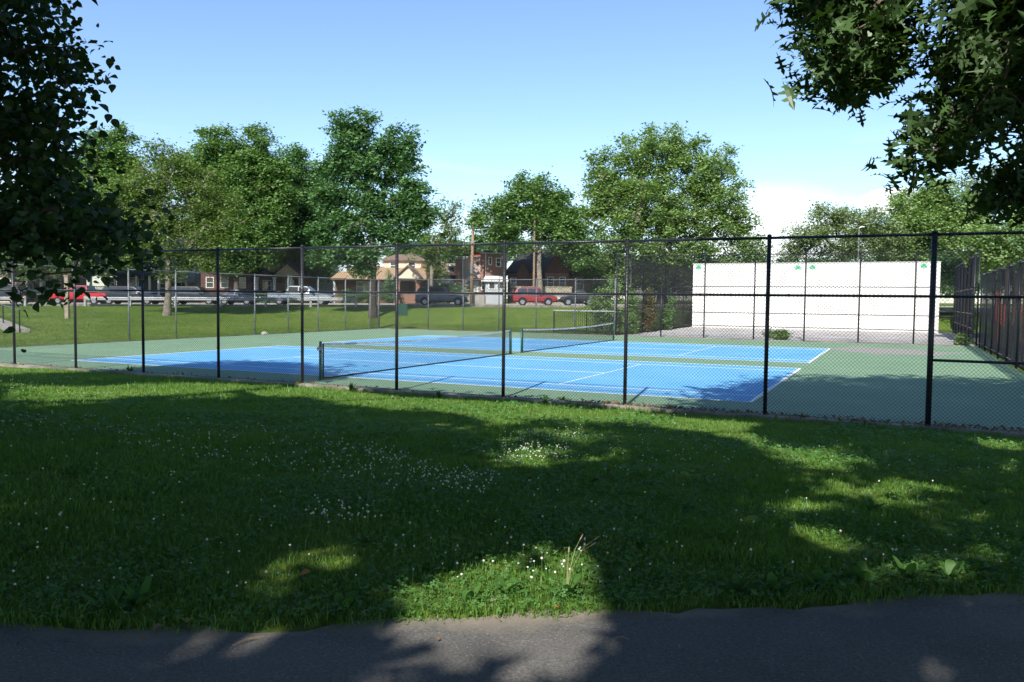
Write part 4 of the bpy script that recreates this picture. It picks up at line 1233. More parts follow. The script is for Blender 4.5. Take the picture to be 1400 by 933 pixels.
def far_tree(label, px_t, d, lobes, leafm, lsize=0.26, n_leaf=46, cr=0.85, per=1.0, trunk_r=0.3, fork=None, barkm=M_BARK, hang=0.1, shell=2.2, top=None, base_py=None, name='tree'):
    C = lobe_clusters(lobes, d, per, shell=shell)
    lsize *= 1.12; n_leaf = int(n_leaf*2.3); cr *= 0.80
    b = at(px_t, 410, d); z = float(gz(b[0], b[1])); b[2] = z
    zs = C[:,2]; lowz = np.percentile(zs, 12); hiz = np.percentile(zs, 75)
    cen = C.mean(0)
    tr = [b]
    for k, t in enumerate((0.33, 0.66, 1.0)):
        q = b+(np.array([b[0]*0.75+cen[0]*0.25, b[1]*0.75+cen[1]*0.25, lowz])-b)*t
        tr.append(q+np.array([random.uniform(-.1,.1), random.uniform(-.1,.1), 0]))
    tr.append(np.array([b[0]*0.5+cen[0]*0.5, b[1]*0.5+cen[1]*0.5, lowz*0.5+hiz*0.5]))
    return make_tree(name, label, b, tr, trunk_r, C, cr, n_leaf, lsize, leafm, barkm, tpl=TRI3, up=1.2, hang=hang, group='trees behind the courts', rmin=0.02)

far_tree('dense tree half hidden behind the dark leafy branches', 152, 86, [(150,212,40,42),(100,262,48,52),(55,318,48,45),(125,300,50,50),(170,265,45,48),(15,340,45,40),(160,335,40,30),(120,360,50,18),(60,365,50,16)], L_MID, barkm=M_BARK2, trunk_r=0.42)
far_tree('feathery olive green tree standing on the bank by the guard rail', 228, 63, [(222,238,46,44),(182,272,46,36),(262,265,42,40),(200,310,56,28),(250,312,46,28),(300,290,40,32),(215,342,46,16),(160,300,30,24),(290,330,34,18),(265,352,34,16),(180,350,30,16),(240,372,26,12),(285,360,22,16)], L_OLIVE, lsize=0.17, n_leaf=40, cr=0.75, per=1.15, barkm=M_BARK2, trunk_r=0.26)
far_tree('tall round-topped tree behind the black parked vehicles', 322, 86, [(270,240,34,40),(380,262,26,40),(300,222,36,46),(350,222,34,46),(325,262,52,48),(300,305,42,38),(350,305,46,42),(330,340,56,24),(310,362,36,14),(355,352,30,14)], L_MID, per=1.1)
far_tree('darker tree behind the tan gabled bungalow', 402, 94, [(375,258,26,34),(430,262,26,32),(405,245,30,44),(390,290,38,42),(425,290,34,40),(400,330,46,28),(375,350,26,14),(428,350,28,22),(440,368,20,14)], L_DARK)
far_tree('tallest dark green maple standing at the corner of the back fence', 510, 68, [(487,180,38,36),(545,208,40,32),(572,282,30,30),(462,222,32,32),(505,228,46,32),(560,258,28,28),(455,268,32,28),(510,272,44,26),(548,292,38,26),(474,302,44,26),(520,318,40,18),(505,348,40,14),(560,318,24,16),(440,318,24,18),(470,342,28,20),(445,350,24,18),(500,366,22,10),(575,300,20,14)], L_DARK, lsize=0.25, per=1.0, cr=0.72, n_leaf=40, shell=1.7)
far_tree('slender airy tree beside the dead trunk', 594, 87, [(612,292,24,20),(600,322,28,24),(585,350,24,22),(622,330,16,20),(600,372,18,14)], L_OLIVE, lsize=0.2, per=0.62, n_leaf=34, trunk_r=0.2)
far_tree('tree with pale forked trunk behind the red sport utility vehicle', 737, 87, [(728,268,44,30),(692,296,40,30),(770,318,34,30),(765,290,30,30),(740,306,44,26),(655,300,18,16),(680,322,22,14),(775,328,28,22),(712,338,26,12),(800,345,26,22)], L_MID, per=0.9, barkm=M_BARK2, trunk_r=0.33, shell=1.8)
far_tree('huge broad round tree rising left of the handball wall', 905, 92, [(895,208,62,34),(838,242,46,36),(955,232,56,38),(885,262,70,36),(980,272,48,36),(820,292,34,36),(880,308,66,36),(950,312,60,34),(1008,308,28,28),(850,345,70,24),(940,350,70,22),(1020,345,24,24),(800,360,20,30),(870,380,50,18),(930,382,50,18),(835,392,30,20),(990,372,40,16)], L_LIME, per=0.58, n_leaf=44, lsize=0.28, cr=0.95, trunk_r=0.55, shell=2.0)
far_tree('silvery green spreading tree behind the handball wall', 1150, 82, [(1140,300,34,22),(1105,322,38,20),(1180,312,36,30),(1150,338,52,18),(1085,345,24,12),(1210,325,30,26)], L_PALE, lsize=0.2, n_leaf=48, per=0.95, trunk_r=0.25)
far_tree('bright green tree behind the right end of the handball wall', 1270, 88, [(1250,285,36,26),(1290,272,40,28),(1230,318,40,26),(1280,315,48,30),(1320,300,36,34),(1300,350,60,24),(1235,348,40,18),(1300,385,40,22)], L_LIME, lsize=0.26, per=0.95)
far_tree('airy pale tree above the playground fence', 1375, 66, [(1330,252,26,16),(1368,240,30,20),(1400,262,34,28),(1350,280,30,18),(1420,300,40,36)], L_PALE, lsize=0.17, n_leaf=36, per=0.7, trunk_r=0.25)
far_tree('leafy tree with twisted limbs standing in the playground', 1392, 52, [(1350,330,36,24),(1390,318,40,28),(1335,350,22,22),(1380,352,44,20),(1440,330,40,34),(1430,275,40,40)], L_LIME, lsize=0.2, n_leaf=44, per=1.0, trunk_r=0.28)
far_tree('dark tree shading the handball court side fence', 1310, 74, [(1300,378,24,22),(1322,372,22,26),(1285,360,20,14)], L_DARK, lsize=0.2, per=1.1, trunk_r=0.2)
far_tree('dark tree beyond the playground', 1445, 38, [(1480,350,44,70),(1440,320,40,36),(1520,300,60,80)], L_DARK, lsize=0.2, per=1.0, trunk_r=0.25)
far_tree('leafy tree behind the cottage at the end of the street', -30, 100, [(-20,300,60,50),(-60,330,60,50),(20,345,40,34)], L_DARK, per=0.8)
far_tree('dark low trees behind the handball fence', 960, 112, [(800,370,40,26),(860,372,44,26),(920,374,44,26),(980,376,44,24),(1040,372,40,22),(1100,374,44,20),(1170,372,44,22),(1240,370,44,24),(1310,372,44,30),(1380,372,50,36)], L_DARK, lsize=0.36, per=0.6)
far_tree('low tree mass between the houses beyond the utility pole', 620, 128, [(600,345,40,22),(660,340,40,18),(690,335,30,24),(560,345,50,24),(630,352,40,16)], L_DARK, lsize=0.34, per=0.5)
far_tree('dark tree closing the street behind the brick houses', 300, 120, [(200,330,60,40),(260,340,60,36),(340,345,60,34),(420,345,50,30),(470,350,40,28)], L_DARK, lsize=0.36, per=0.35)

# shrubs
def shrub(name, label, base, lobes_m, leafm, lsize, n_leaf, per, cat='shrub', cr=0.3, group=None):
    base = np.array(base, float); out = []
    for (x, y, z, rx, ry, rz) in lobes_m:
        n = max(4, int(per*rx*ry*rz*40))
        dv = unit(rng.normal(size=(n,3)))*(rng.uniform(0,1,n)**(1/2.5))[:,None]
        out.append(base+np.array([x,y,z])+dv*np.array([rx,ry,rz]))
    C = np.concatenate(out); C[:,2] = np.maximum(C[:,2], base[2]+0.05)
    return make_tree(name, label, base, [base, base+np.array([0,0,0.2]), base+np.array([0,0,0.4])], 0.05, C, cr, n_leaf, lsize, leafm, M_BARK, rmin=0.008, cat=cat, group=group)
shrub('shrub', 'bushy green shrub growing through the corner of the back fences', (-15.2, YB+2.2, 0), [(0,0,1.2,1.1,0.8,1.2),(0.9,0.2,1.0,0.7,0.6,1.0),(-0.4,0.2,2.2,0.8,0.6,0.9),(0.4,0,3.0,0.6,0.5,0.6)], L_LIME, 0.16, 40, 1.6)
shrub('climbing_vine', 'green vine climbing the tall fence next to the shrub', (-13.6, YB+2.9, 0), [(0,0.2,0.9,0.2,0.9,0.9),(0,0.4,2.2,0.2,0.5,0.9)], L_LIME, 0.15, 36, 6)
shrub('climbing_vine', 'reddish green vine climbing the tall fence', (-13.6, YB+7.0, 0), [(0,0.2,0.9,0.2,1.0,0.9),(0,0.4,2.4,0.2,0.6,1.0)], leaf_mat('leaves_rusty', (0.10,0.12,0.03), (0.22,0.13,0.06), 0.3), 0.15, 36, 6)
shrub('climbing_vine', 'vine climbing the tall fence close to the white wall', (-13.6, YB+12.2, 0), [(0,0.2,0.9,0.2,0.9,0.9),(0,1.2,1.9,0.2,0.6,1.0)], L_MID, 0.15, 36, 6)
shrub('weed_clump', 'leafy weed clump at the foot of the handball court fence', (-3.6, YB+0.55, 0), [(0,0,0.35,0.75,0.25,0.35),(0.4,0,0.25,0.5,0.2,0.3)], L_LIME, 0.12, 36, 14, 'weed', 0.2)
shrub('weed_clump', 'leafy weed clump by the gate corner of the side fence', (6.3, YB+0.6, 0), [(0,0,0.3,0.4,0.25,0.35)], L_LIME, 0.12, 30, 20, 'weed', 0.2)
def bgs(px, v): 
    u = px_u(px, v); return bg(u, v, zr(u)+0.05)
shrub('conifer_shrub', 'narrow pointed evergreen shrub in front of the wide brick bungalow', bgs(531, 87.6), [(0,0,0.8,0.75,0.7,0.9),(0,0,1.8,0.55,0.5,0.9),(0,0,2.9,0.3,0.3,0.9)], L_DARK, 0.16, 40, 3)
shrub('hedge', 'dark rounded hedge in front of the small white house', bgs(610, 88.5), [(0,0,0.9,1.9,0.8,1.1),(1.5,0,1.0,1.3,0.8,1.2),(-0.8,0,1.4,0.8,0.7,0.9)], L_DARK, 0.17, 36, 1.3, 'hedge')
shrub('hedge', 'low dark hedge in front of the wide brick bungalow', bgs(500, 87.4), [(-2,0,0.6,1.6,0.7,0.9),(0.3,0,0.6,1.6,0.7,0.9)], L_DARK, 0.17, 36, 1.5, 'hedge')
shrub('hedge', 'low hedge in front of the tan gabled bungalow', bgs(372, 87.2), [(-1.5,0,0.5,1.8,0.6,0.8),(1.6,0,0.5,1.6,0.6,0.8)], L_MID, 0.17, 36, 1.5, 'hedge')
shrub('hedge', 'dark hedge between the porch house and the cottage', bgs(78, 88.0), [(0,0,0.8,1.8,0.8,1.1)], L_DARK, 0.17, 36, 1.5, 'hedge')

# ---- near trees: what their crowns must shade is taken from the sun patches on the ground
def ground_hit(px, py, zc=None):
    d = ray(px, py); z = 0.0
    P = None
    for it in range(12):
        t = (z-CAM[2])/d[2]; P = CAM+d*t
        z = float(gz(P[0], P[1])) if P[1] < YF-0.2 else 0.0
        z = min(z, 0.76)
    return P
SUNP = [  # outlines, in the photograph, of sunlit patches on lawn and path
 [(560,544),(700,551),(860,566),(1045,580),(1030,590),(1062,604),(1200,609),(1262,622),(1180,634),(1110,642),(1060,627),(1020,607),(960,590),(900,586),(850,575),(800,579),(720,572),(690,584),(640,570),(590,562)],
 [(690,620),(765,614),(750,640),(690,642)], [(440,603),(500,610),(530,630),(480,624)],
 [(0,524),(120,529),(260,524),(480,533),(440,541),(300,549),(200,542),(90,556),(0,548)],
 [(560,545),(480,535),(400,540),(470,556),(560,562)],
 [(0,694),(60,680),(122,660),(128,672),(60,700),(0,708)], [(200,676),(250,670),(245,690),(205,695)],
 [(535,840),(540,812),(580,790),(660,772),(740,756),(825,754),(866,776),(840,800),(856,832),(740,842)],
 [(515,850),(855,832),(830,870),(806,940),(725,940),(690,905),(640,872),(600,868),(640,900),(620,940),(470,940),(560,885)],
 [(380,857),(450,853),(350,884),(230,940),(135,940),(265,888)], [(262,838),(370,806),(425,810),(362,842),(285,852)],
 [(405,745),(470,735),(470,775),(400,770)],
 [(1055,690),(1120,680),(1155,695),(1110,707)], [(1105,668),(1250,658),(1305,670),(1180,682)], [(1245,712),(1340,700),(1410,704),(1410,722)],
 [(1080,735),(1165,724),(1150,752)], [(1120,790),(1260,772),(1410,738),(1410,772),(1200,802)], [(1195,940),(1240,898),(1290,908),(1335,940)],
 [(880,655),(960,645),(950,665)], [(1290,640),(1400,632),(1400,648),(1310,650)], [(1300,600),(1400,606),(1400,618),(1320,612)],
]
DIM = (2, 3, 5, 6, 10, 11, 14, 16, 18, 19)      # patches only thinly lit
SHADEC = [  # outlines of the shade lying on the courts
 [(885,572),(985,556),(1000,545),(960,536),(1010,530),(1050,514),(1080,516),(1110,506),(1220,498),(1330,508),(1420,512),(1420,610),(1000,600)],
 [(1130,494),(1180,486),(1230,488),(1310,494),(1310,499),(1200,499)],
 [(105,497),(190,488),(300,494),(390,496),(420,506),(436,517),(380,522),(250,514),(150,506)],
 [(20,499),(60,488),(150,490),(120,500)],
]
KX, KY = -SDIR[0]/-SDIR[2], -SDIR[1]/-SDIR[2]      # caster offset per metre of height
def w_poly(poly): return [tuple(ground_hit(x, y)[:2]) for x, y in poly]
FAINT = [[(1040,630),(1400,640),(1400,800),(1180,805),(1060,760),(980,690)], [(0,505),(300,520),(560,545),(660,590),(420,585),(200,575),(0,575)], [(640,590),(860,590),(900,640),(700,660)], [(330,720),(520,720),(520,790),(340,800)]]
FAINTW = [w_poly(p_) for p_ in FAINT]
SUNW = [w_poly(p_) for p_ in SUNP]; SHW = [w_poly(p_) for p_ in SHADEC]
TR_L = np.array([-9.6, -13.6]); TR_R = np.array([8.3, -12.6]); TR_B = np.array([1.2, -27.5]); TR_C = np.array([-9.5, -25.5]); TR_D = np.array([10.5, -24.0])
TRS = [TR_L, TR_R, TR_B, TR_C, TR_D]
N = 26000
gxs = rng.uniform(-19, 11.5, N); gys = rng.uniform(-23.5, 15, N)
lawn_m = gys < YF-0.1
want = lawn_m.copy()
jx = gxs+rng.normal(size=N)*0.10; jy = gys+rng.normal(size=N)*0.10
for p_ in SUNW:
    for ox, oy in ((0,0),(0.15,0),(-0.15,0),(0,0.15),(0,-0.15)):
        want &= ~in_poly(jx+ox, jy+oy, p_)
cs = np.zeros(N, bool)
ex, ey = rng.normal(size=N)*0.5, rng.normal(size=N)*0.55
for p_ in SHW: cs |= in_poly(jx+ex, jy+ey, p_)
want |= (~lawn_m) & cs
gxs, gys = gxs[want], gys[want]
gg = np.where(gys < YF-0.2, np.minimum(gz(gxs, gys), 0.76), 0.0)
hh = rng.uniform(5.5, 13.5, len(gxs))
CS = np.stack([gxs+KX*hh, gys+KY*hh, gg+hh], -1)
px, py, zz = to_px(CS)
mg = 30+1100/np.maximum(zz, 0.3)      # a leaf spray reaches about a metre
out_of_view = (zz < -0.5) | ((zz > 0.3) & ((px < -mg) | (px > 1400+mg) | (py < -mg)))
dists = np.stack([np.hypot(CS[:,0]-t[0], CS[:,1]-t[1]) for t in TRS], 1)
own = dists.argmin(1); dm = dists.min(1)
ok = out_of_view & (dm < 8.2) & (CS[:,2] > 4.2)
CS, own = CS[ok], own[ok]
print('shade clusters', len(CS), np.bincount(own))
def shadow_in_sun(P, m=0.12):
    g = P.copy()
    for it in range(4):
        zz = np.where(g[:,1] < YF-0.2, np.minimum(gz(g[:,0], g[:,1]), 0.76), 0.0) if it else np.full(len(g), 0.4)
        h_ = P[:,2]-zz
        g = np.stack([P[:,0]-KX*h_, P[:,1]-KY*h_, zz], -1)
    hit = np.zeros(len(P), bool)
    jit = rng.normal(size=(len(P),2))*m*1.6
    g[:,:2] += jit
    pr_ = rng.uniform(0, 1, len(P))
    for p_ in FAINTW:
        hit |= in_poly(g[:,0], g[:,1], p_) & (pr_ < 0.55+0.25*np.sin(g[:,0]*3.1+1.7*np.sin(g[:,1]*2.3)))
    for q_, p_ in enumerate(SUNW):
        if q_ in DIM:
            hit |= in_poly(g[:,0], g[:,1], p_) & (pr_ < 0.86)
            continue
        for ox, oy in ((0,0),(m,0),(-m,0),(0,m),(0,-m)):
            hit |= in_poly(g[:,0]+ox, g[:,1]+oy, p_)
    return hit
def sun_side(vis, n, lo, hi):
    k = rng.integers(0, len(vis), n); t = rng.uniform(lo, hi, n)
    P = vis[k]-SDIR[None]*t[:,None]+rng.normal(size=(n,3))*0.35
    P = P[~shadow_in_sun(P)]
    px, py, zz = to_px(P)
    mg = 20+1000/np.maximum(zz, 0.3)
    return P[(zz < -0.5) | ((zz > 0.3) & ((px < -mg) | (px > 1400+mg) | (py < -mg)))]
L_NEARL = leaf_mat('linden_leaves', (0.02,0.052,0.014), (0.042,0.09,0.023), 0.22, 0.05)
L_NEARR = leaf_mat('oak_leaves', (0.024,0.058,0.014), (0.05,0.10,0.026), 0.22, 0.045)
def poly_clusters(polys, n, d0, d1):
    out = []
    while len(out) < n:
        k = random.randrange(len(polys)); poly, w, da, db = polys[k]
        if random.random() > w: continue
        xs = [q[0] for q in poly]; ys = [q[1] for q in poly]
        x, y = random.uniform(min(xs), max(xs)), random.uniform(min(ys), max(ys))
        if in_poly(np.array([x]), np.array([y]), poly)[0]:
            out.append(at(x, y, random.uniform(da, db)))
    return np.array(out)
LP = [([(-60,-40),(95,-30),(88,20),(78,40),(95,65),(105,85),(105,120),(118,140),(95,155),(80,170),(40,175),(-60,170)], 1.0, 8.0, 11.0),
      ([(-60,120),(70,160),(95,190),(115,208),(100,230),(105,262),(118,285),(60,300),(-60,290)], 0.8, 7.8, 10.5),
      ([(-60,280),(60,286),(120,284),(165,304),(188,322),(174,338),(138,346),(95,352),(60,348),(0,338),(-60,330)], 1.0, 7.5, 9.5),
      ([(34,368),(48,378),(56,395),(66,418),(52,412),(44,395)], 0.03, 7.6, 7.9), ([(96,360),(108,362),(106,384),(98,380)], 0.03, 7.6, 8.0)]
CL = poly_clusters(LP, 430, 0, 0)
LGAP = [[(2,112),(32,105),(35,150),(5,160)], [(0,240),(26,235),(30,285),(0,300)], [(48,60),(70,50),(66,96),(50,100)]]
px, py, zz = to_px(CL)
kg = np.ones(len(CL), bool)
for p_ in LGAP: kg &= ~in_poly(px, py, p_)
CL = CL[kg]
RP = [([(1082,-30),(1240,-30),(1222,10),(1216,40),(1222,85),(1200,110),(1178,132),(1155,138),(1142,130),(1136,100),(1116,85),(1112,45),(1090,12)], 1.0, 6.8, 8.6),
      ([(1295,-30),(1460,-30),(1460,165),(1390,158),(1362,172),(1335,182),(1312,182),(1290,172),(1280,150),(1278,110),(1290,60)], 1.2, 6.6, 8.8),
      ([(1280,160),(1312,185),(1298,208),(1280,222),(1258,222),(1262,208)], 0.16, 6.8, 7.8),
      ([(1232,216),(1246,212),(1250,222),(1235,224)], 0.02, 7.0, 7.4),
      ([(1366,255),(1384,240),(1440,225),(1440,262),(1390,272),(1366,284)], 0.22, 7.0, 8.2)]
CR_ = poly_clusters(RP, 400, 0, 0)
def near_tree(label, t2, zbase, H, clusters_vis, shade, cr, nl, ls, leafm, tpl, n_obj, name, rtrunk, tall=0.5, hang=0.2):
    b = np.array([t2[0], t2[1], zbase])
    tr = [b]+[b+np.array([random.uniform(-.12,.12), random.uniform(-.12,.12), H*k/4]) for k in range(1, 5)]
    root = None
    if clusters_vis is not None:
        C = np.concatenate([clusters_vis, shade]) if len(shade) else clusters_vis
    else:
        C = shade
    return b, tr, C
# left tree and oak: visible boughs carry true leaf shapes, the far side of the crown simpler leaves
def grow(name, label, t2, H, vis, shade, cr, nl, ls, leafm, tpl, n_obj, rtr, bark, up, hang, curl, shade_n=24, shade_ls=0.29):
    zb = float(gz(np.array(t2[0]), np.array(t2[1])))
    b = np.array([t2[0], t2[1], zb])
    tr = [b]+[b+np.array([random.uniform(-.15,.15), random.uniform(-.15,.15), H*k/5]) for k in range(1, 6)]
    if vis is None:
        return make_tree(name, label, b, tr, rtr, shade, 0.55, shade_n, shade_ls, leafm, bark, TRI3, rmin=0.02, up=0.8, extra='shade')
    root = make_tree(name, label, b, tr, rtr, np.concatenate([vis]), cr, nl, ls, leafm, bark, tpl, up, hang, 0.0034, None, 0.8, curl, n_obj)
    C = shade-b
    br = branch_net([q-b for q in tr[2:]], C[~shadow_in_sun(C+b, 0.3)][::4], tr[-1]-b, 0.02, maxr=rtr*0.6); stuff(br.build('upper_branches', bark, root))
    cc = np.repeat(C, shade_n, axis=0); P = cc+rng.normal(size=cc.shape)*0.55*np.array([0.6,0.6,0.45])
    P = P[~shadow_in_sun(P+b, 0.07)]
    V = leaf_verts(P, shade_ls*rng.uniform(0.65,1.25,len(P)), TRI3, 0.8, 0.0, 0.0)
    stuff(obj('upper_crown', np_mesh('upper_crown', V, 3, leafm), root))
    return root
grow('linden_tree', 'dark shaded tree with heart-shaped leaves overhanging the lawn', TR_L, 9.0, CL, np.concatenate([CS[own == 0], sun_side(CL, 900, 1.0, 7.0)]), 0.30, 20, 0.088, L_NEARL, LINDEN, 300, 0.32, M_BARK, 0.35, 0.5, 0.22)
grow('oak_tree', 'oak with pointed lobed leaves hanging over the courts', TR_R, 9.0, CR_, np.concatenate([CS[own == 1], sun_side(CR_, 1500, 0.8, 6.0)]), 0.25, 11, 0.185, L_NEARR, OAK, 300, 0.36, M_BARK, 0.35, 0.5, 0.22)
grow('shade_tree', 'tall shade tree behind the path, its shade lying on lawn and path', TR_B, 9.5, None, CS[own == 2], 0, 0, 0, L_DARK, QUAD, 0, 0.34, M_BARK, 0, 0, 0)
grow('shade_tree', 'shade tree behind the linden, its shade lying on the lawn', TR_C, 9.5, None, CS[own == 3], 0, 0, 0, L_DARK, QUAD, 0, 0.32, M_BARK, 0, 0, 0)
grow('shade_tree', 'shade tree behind the oak, its shade lying on the lawn', TR_D, 9.5, None, CS[own == 4], 0, 0, 0, L_DARK, QUAD, 0, 0.32, M_BARK, 0, 0, 0)

for tx, ty, lab in ((13.5, 9.0, 'shade tree in the playground whose shade falls on the picket fence'), (13.0, 19.0, 'shade tree in the playground beside the orange play structure')):
    n = 260
    dv = unit(rng.normal(size=(n,3)))*(rng.uniform(0,1,n)**0.4)[:,None]
    grow('shade_tree', lab, (tx, ty), 6.5, None, np.array([tx,ty,8.0])+dv*np.array([4.4,4.4,3.4]), 0, 0, 0, L_DARK, QUAD, 0, 0.28, M_BARK, 0, 0, 0, 40, 0.26)

# ================================================================== LAWN PLANTS
def path_y(x): return np.interp(x, PE[:,0], PE[:,1])
def lawn_points(density, r0, r1, edge=0.0, half=0.64):
    a0 = YAW-half; a1 = YAW+half
    area = 0.5*(r1*r1-r0*r0)*(a1-a0)
    n = int(area*density)
    th = rng.uniform(a0, a1, n); r = np.sqrt(rng.uniform(r0*r0, r1*r1, n))
    x = CAM[0]+r*np.sin(th); y = CAM[1]+r*np.cos(th)
    k = (y > path_y(x)+edge-0.05+0.16*(vnoise(x, y, 0.35, 21)-0.4)+rng.normal(size=n)*0.03) & (y < YF-0.24+0.13*np.clip((-4-x)/4, 0, 1))
    return x[k], y[k]
def vnoise(x, y, s, seed=0):
    g = np.random.default_rng(seed).uniform(0, 1, (64, 64))
    fx, fy = x/s, y/s
    ix, iy = np.floor(fx).astype(int), np.floor(fy).astype(int)
    tx, ty = sstep(fx-ix), sstep(fy-iy)
    q = lambda a, b: g[a % 64, b % 64]
    return (q(ix,iy)*(1-tx)+q(ix+1,iy)*tx)*(1-ty)+(q(ix,iy+1)*(1-tx)+q(ix+1,iy+1)*tx)*ty
G_BLADE = leaf_mat('grass_blades', (0.062,0.15,0.017), (0.14,0.255,0.038), 0.4, 0.03, c3=(0.26,0.24,0.10))
G_CLOVER = leaf_mat('clover_leaves', (0.048,0.14,0.022), (0.10,0.23,0.046), 0.35, 0.05)
def blades(x, y, h, w, segs):
    n = len(x); z = gz(x, y)
    base = np.stack([x, y, z-0.01], -1)
    a = rng.uniform(0, 2*math.pi, n); lean = rng.uniform(0.15, 1.05, n)
    dr = np.stack([np.cos(a), np.sin(a), np.zeros(n)], -1)
    b = rng.uniform(0, 2*math.pi, n); sd = np.stack([np.cos(b), np.sin(b), np.zeros(n)], -1)
    hw = (w*0.5)[:,None]
    up = np.array([0,0,1.0])
    mid = base+up*(h*0.58)[:,None]+dr*(h*lean*0.28)[:,None]
    tip = base+up*(h*(1-0.42*lean))[:,None]+dr*(h*lean*0.85)[:,None]
    if segs == 1:
        V = np.stack([base-sd*hw, base+sd*hw, tip], 1).reshape(-1,3)
        return V, np.arange(3*n).reshape(n,3)
    V = np.stack([base-sd*hw, base+sd*hw, mid+sd*hw*0.75, mid-sd*hw*0.75, tip], 1).reshape(-1,3)
    k = np.arange(n)[:,None]*5
    F = np.concatenate([k+np.array([0,1,2]), k+np.array([0,2,3]), k+np.array([3,2,4])])
    return V, F
parts_V = []; parts_F = []; off = 0
for dens, r0, r1, segs, hs, ws in ((5600,3.0,7.0,2,0.066,0.0055),(2600,7.0,11.0,2,0.07,0.0075),(1150,11.0,17.0,1,0.078,0.014),(620,17.0,30.0,1,0.09,0.02)):
    x, y = lawn_points(dens, r0, r1)
    tuft = vnoise(x, y, 0.55, 3)*0.6+vnoise(x, y, 0.16, 4)*0.4
    k = rng.uniform(0,1,len(x)) < 0.45+0.75*tuft
    x, y, tuft = x[k], y[k], tuft[k]
    hgt = hs*(0.45+0.95*tuft)*rng.uniform(0.55,1.25,len(x))
    nearf = np.clip(1-(YF-0.3-y)/0.35, 0, 1); nearp = np.clip(1-(y-path_y(x))/0.5, 0, 1)
    hgt *= 1+0.5*nearf*rng.uniform(0,1.8,len(x))+0.35*nearp*rng.uniform(0,1.4,len(x))
    hgt *= 1+0.8*(rng.uniform(0,1,len(x)) > 0.985)
    V, F = blades(x, y, hgt, ws*rng.uniform(0.6,1.3,len(x)), segs)
    parts_V.append(V); parts_F.append(F+off); off += len(V)
# rank grass on the bank and behind the fences
n = 60000
bu = rng.uniform(-62, 16, n); bv = rng.uniform(34, 75.4, n)
bx = CAM[0]+bu*RT0[0]+bv*FH[0]; by = CAM[1]+bu*RT0[1]+bv*FH[1]
k = ((bx < XL-0.25) | (by > YB+0.35)) & (bx < -14.2) & (np.abs(bu) < bv*0.66)
bx, by = bx[k], by[k]
V, F = blades(bx, by, rng.uniform(0.05,0.15,len(bx)), rng.uniform(0.02,0.06,len(bx)), 1)
parts_V.append(V); parts_F.append(F+off); off += len(V)
grass = obj('grass', np_mesh('grass', np.concatenate(parts_V), 3, G_BLADE, np.concatenate(parts_F)))
stuff(grass, 'rough mown grass of the lawn and bank', 'grass')
# clover leaves
tri = []
for q in range(3):
    t = q*2*math.pi/3
    c, s_ = math.cos(t), math.sin(t)
    for a_, b_ in ((0,0),(0.55,-0.42),(1.0,0.0),(0.55,0.42)):
        tri.append((a_*c-b_*s_, a_*s_+b_*c))
TRI = np.array(tri)
cv = []
for dens, r0, r1, ls in ((1700,3.0,7.5,0.0135),(480,7.5,12.0,0.022),(150,12.0,18.5,0.034)):
    x, y = lawn_points(dens, r0, r1, 0.03)
    f = vnoise(x, y, 1.1, 8)*0.7+vnoise(x, y, 0.3, 9)*0.3
    nearp = np.clip(1-(y-path_y(x))/0.9, 0, 1)
    k = rng.uniform(0,1,len(x)) < np.clip((f-0.38)*2.4+0.8*nearp, 0, 1)
    x, y = x[k], y[k]
    c = np.stack([x, y, gz(x, y)+rng.uniform(0.02,0.085,len(x))], -1)
    cv.append(leaf_verts(c, ls*rng.uniform(0.7,1.4,len(x)), TRI, 1.6, 0, 0.0).reshape(-1,3))
cv = np.concatenate(cv)
stuff(obj('clover', np_mesh('clover', cv, 4, G_CLOVER)), 'low clover leaves growing through the lawn', 'clover')
# clover flower heads: dense drift across the lawn, single ones elsewhere
def px_ground(pxs, pys):
    out = []
    for a, b in zip(pxs, pys):
        P = ground_hit(a, b); out.append(P)
    return np.array(out)
fl = []
def drift(poly, n):
    xs = [q[0] for q in poly]; ys = [q[1] for q in poly]
    x = rng.uniform(min(xs), max(xs), n); y = rng.uniform(min(ys), max(ys), n)
    k = in_poly(x, y, poly); fl.append(px_ground(x[k], y[k]))
drift([(150,600),(300,606),(450,610),(560,640),(690,655),(680,690),(560,680),(440,660),(300,640),(170,625)], 520)
drift([(430,612),(520,614),(600,650),(680,664),(660,688),(560,668),(470,650)], 420)
drift([(690,596),(800,592),(780,640),(680,645)], 330)
drift([(0,568),(200,580),(480,596),(430,610),(150,606),(0,600)], 170)
drift([(0,515),(100,520),(90,545),(0,540)], 90)
drift([(860,590),(1010,600),(1000,650),(880,640)], 90)
drift([(560,770),(830,760),(830,800),(600,815)], 42)
drift([(410,695),(520,700),(500,730),(420,722)], 60)
drift([(0,600),(1400,600),(1400,800),(0,830)], 260)
drift([(700,560),(1400,600),(1400,660),(800,650)], 130)
FP = np.concatenate(fl)
FP[:,2] = gz(FP[:,0], FP[:,1])
ico = bmesh.new(); bmesh.ops.create_icosphere(ico, subdivisions=1, radius=1.0)
iv = np.array([v.co[:] for v in ico.verts]); iff = np.array([[v.index for v in f.verts] for f in ico.faces]); ico.free()
n = len(FP); hh = rng.uniform(0.07,0.13,n); rr = rng.uniform(0.005,0.0095,n)
heads = FP+np.stack([rng.normal(size=n)*0.015, rng.normal(size=n)*0.015, hh], -1)
V = (heads[:,None,:]+iv[None]*rr[:,None,None]*rng.uniform(0.8,1.15,(n,len(iv),1))).reshape(-1,3)
F = (iff[None]+np.arange(n)[:,None,None]*len(iv)).reshape(-1,3)
stuff(obj('clover_flowers', np_mesh('clover_flowers', V, 3, mat('clover_white', (0.62,0.60,0.53), 0.9, (0.45,0.42,0.36), 60), F)), 'white clover blossoms scattered across the lawn', 'flowers')
st_ = MB()
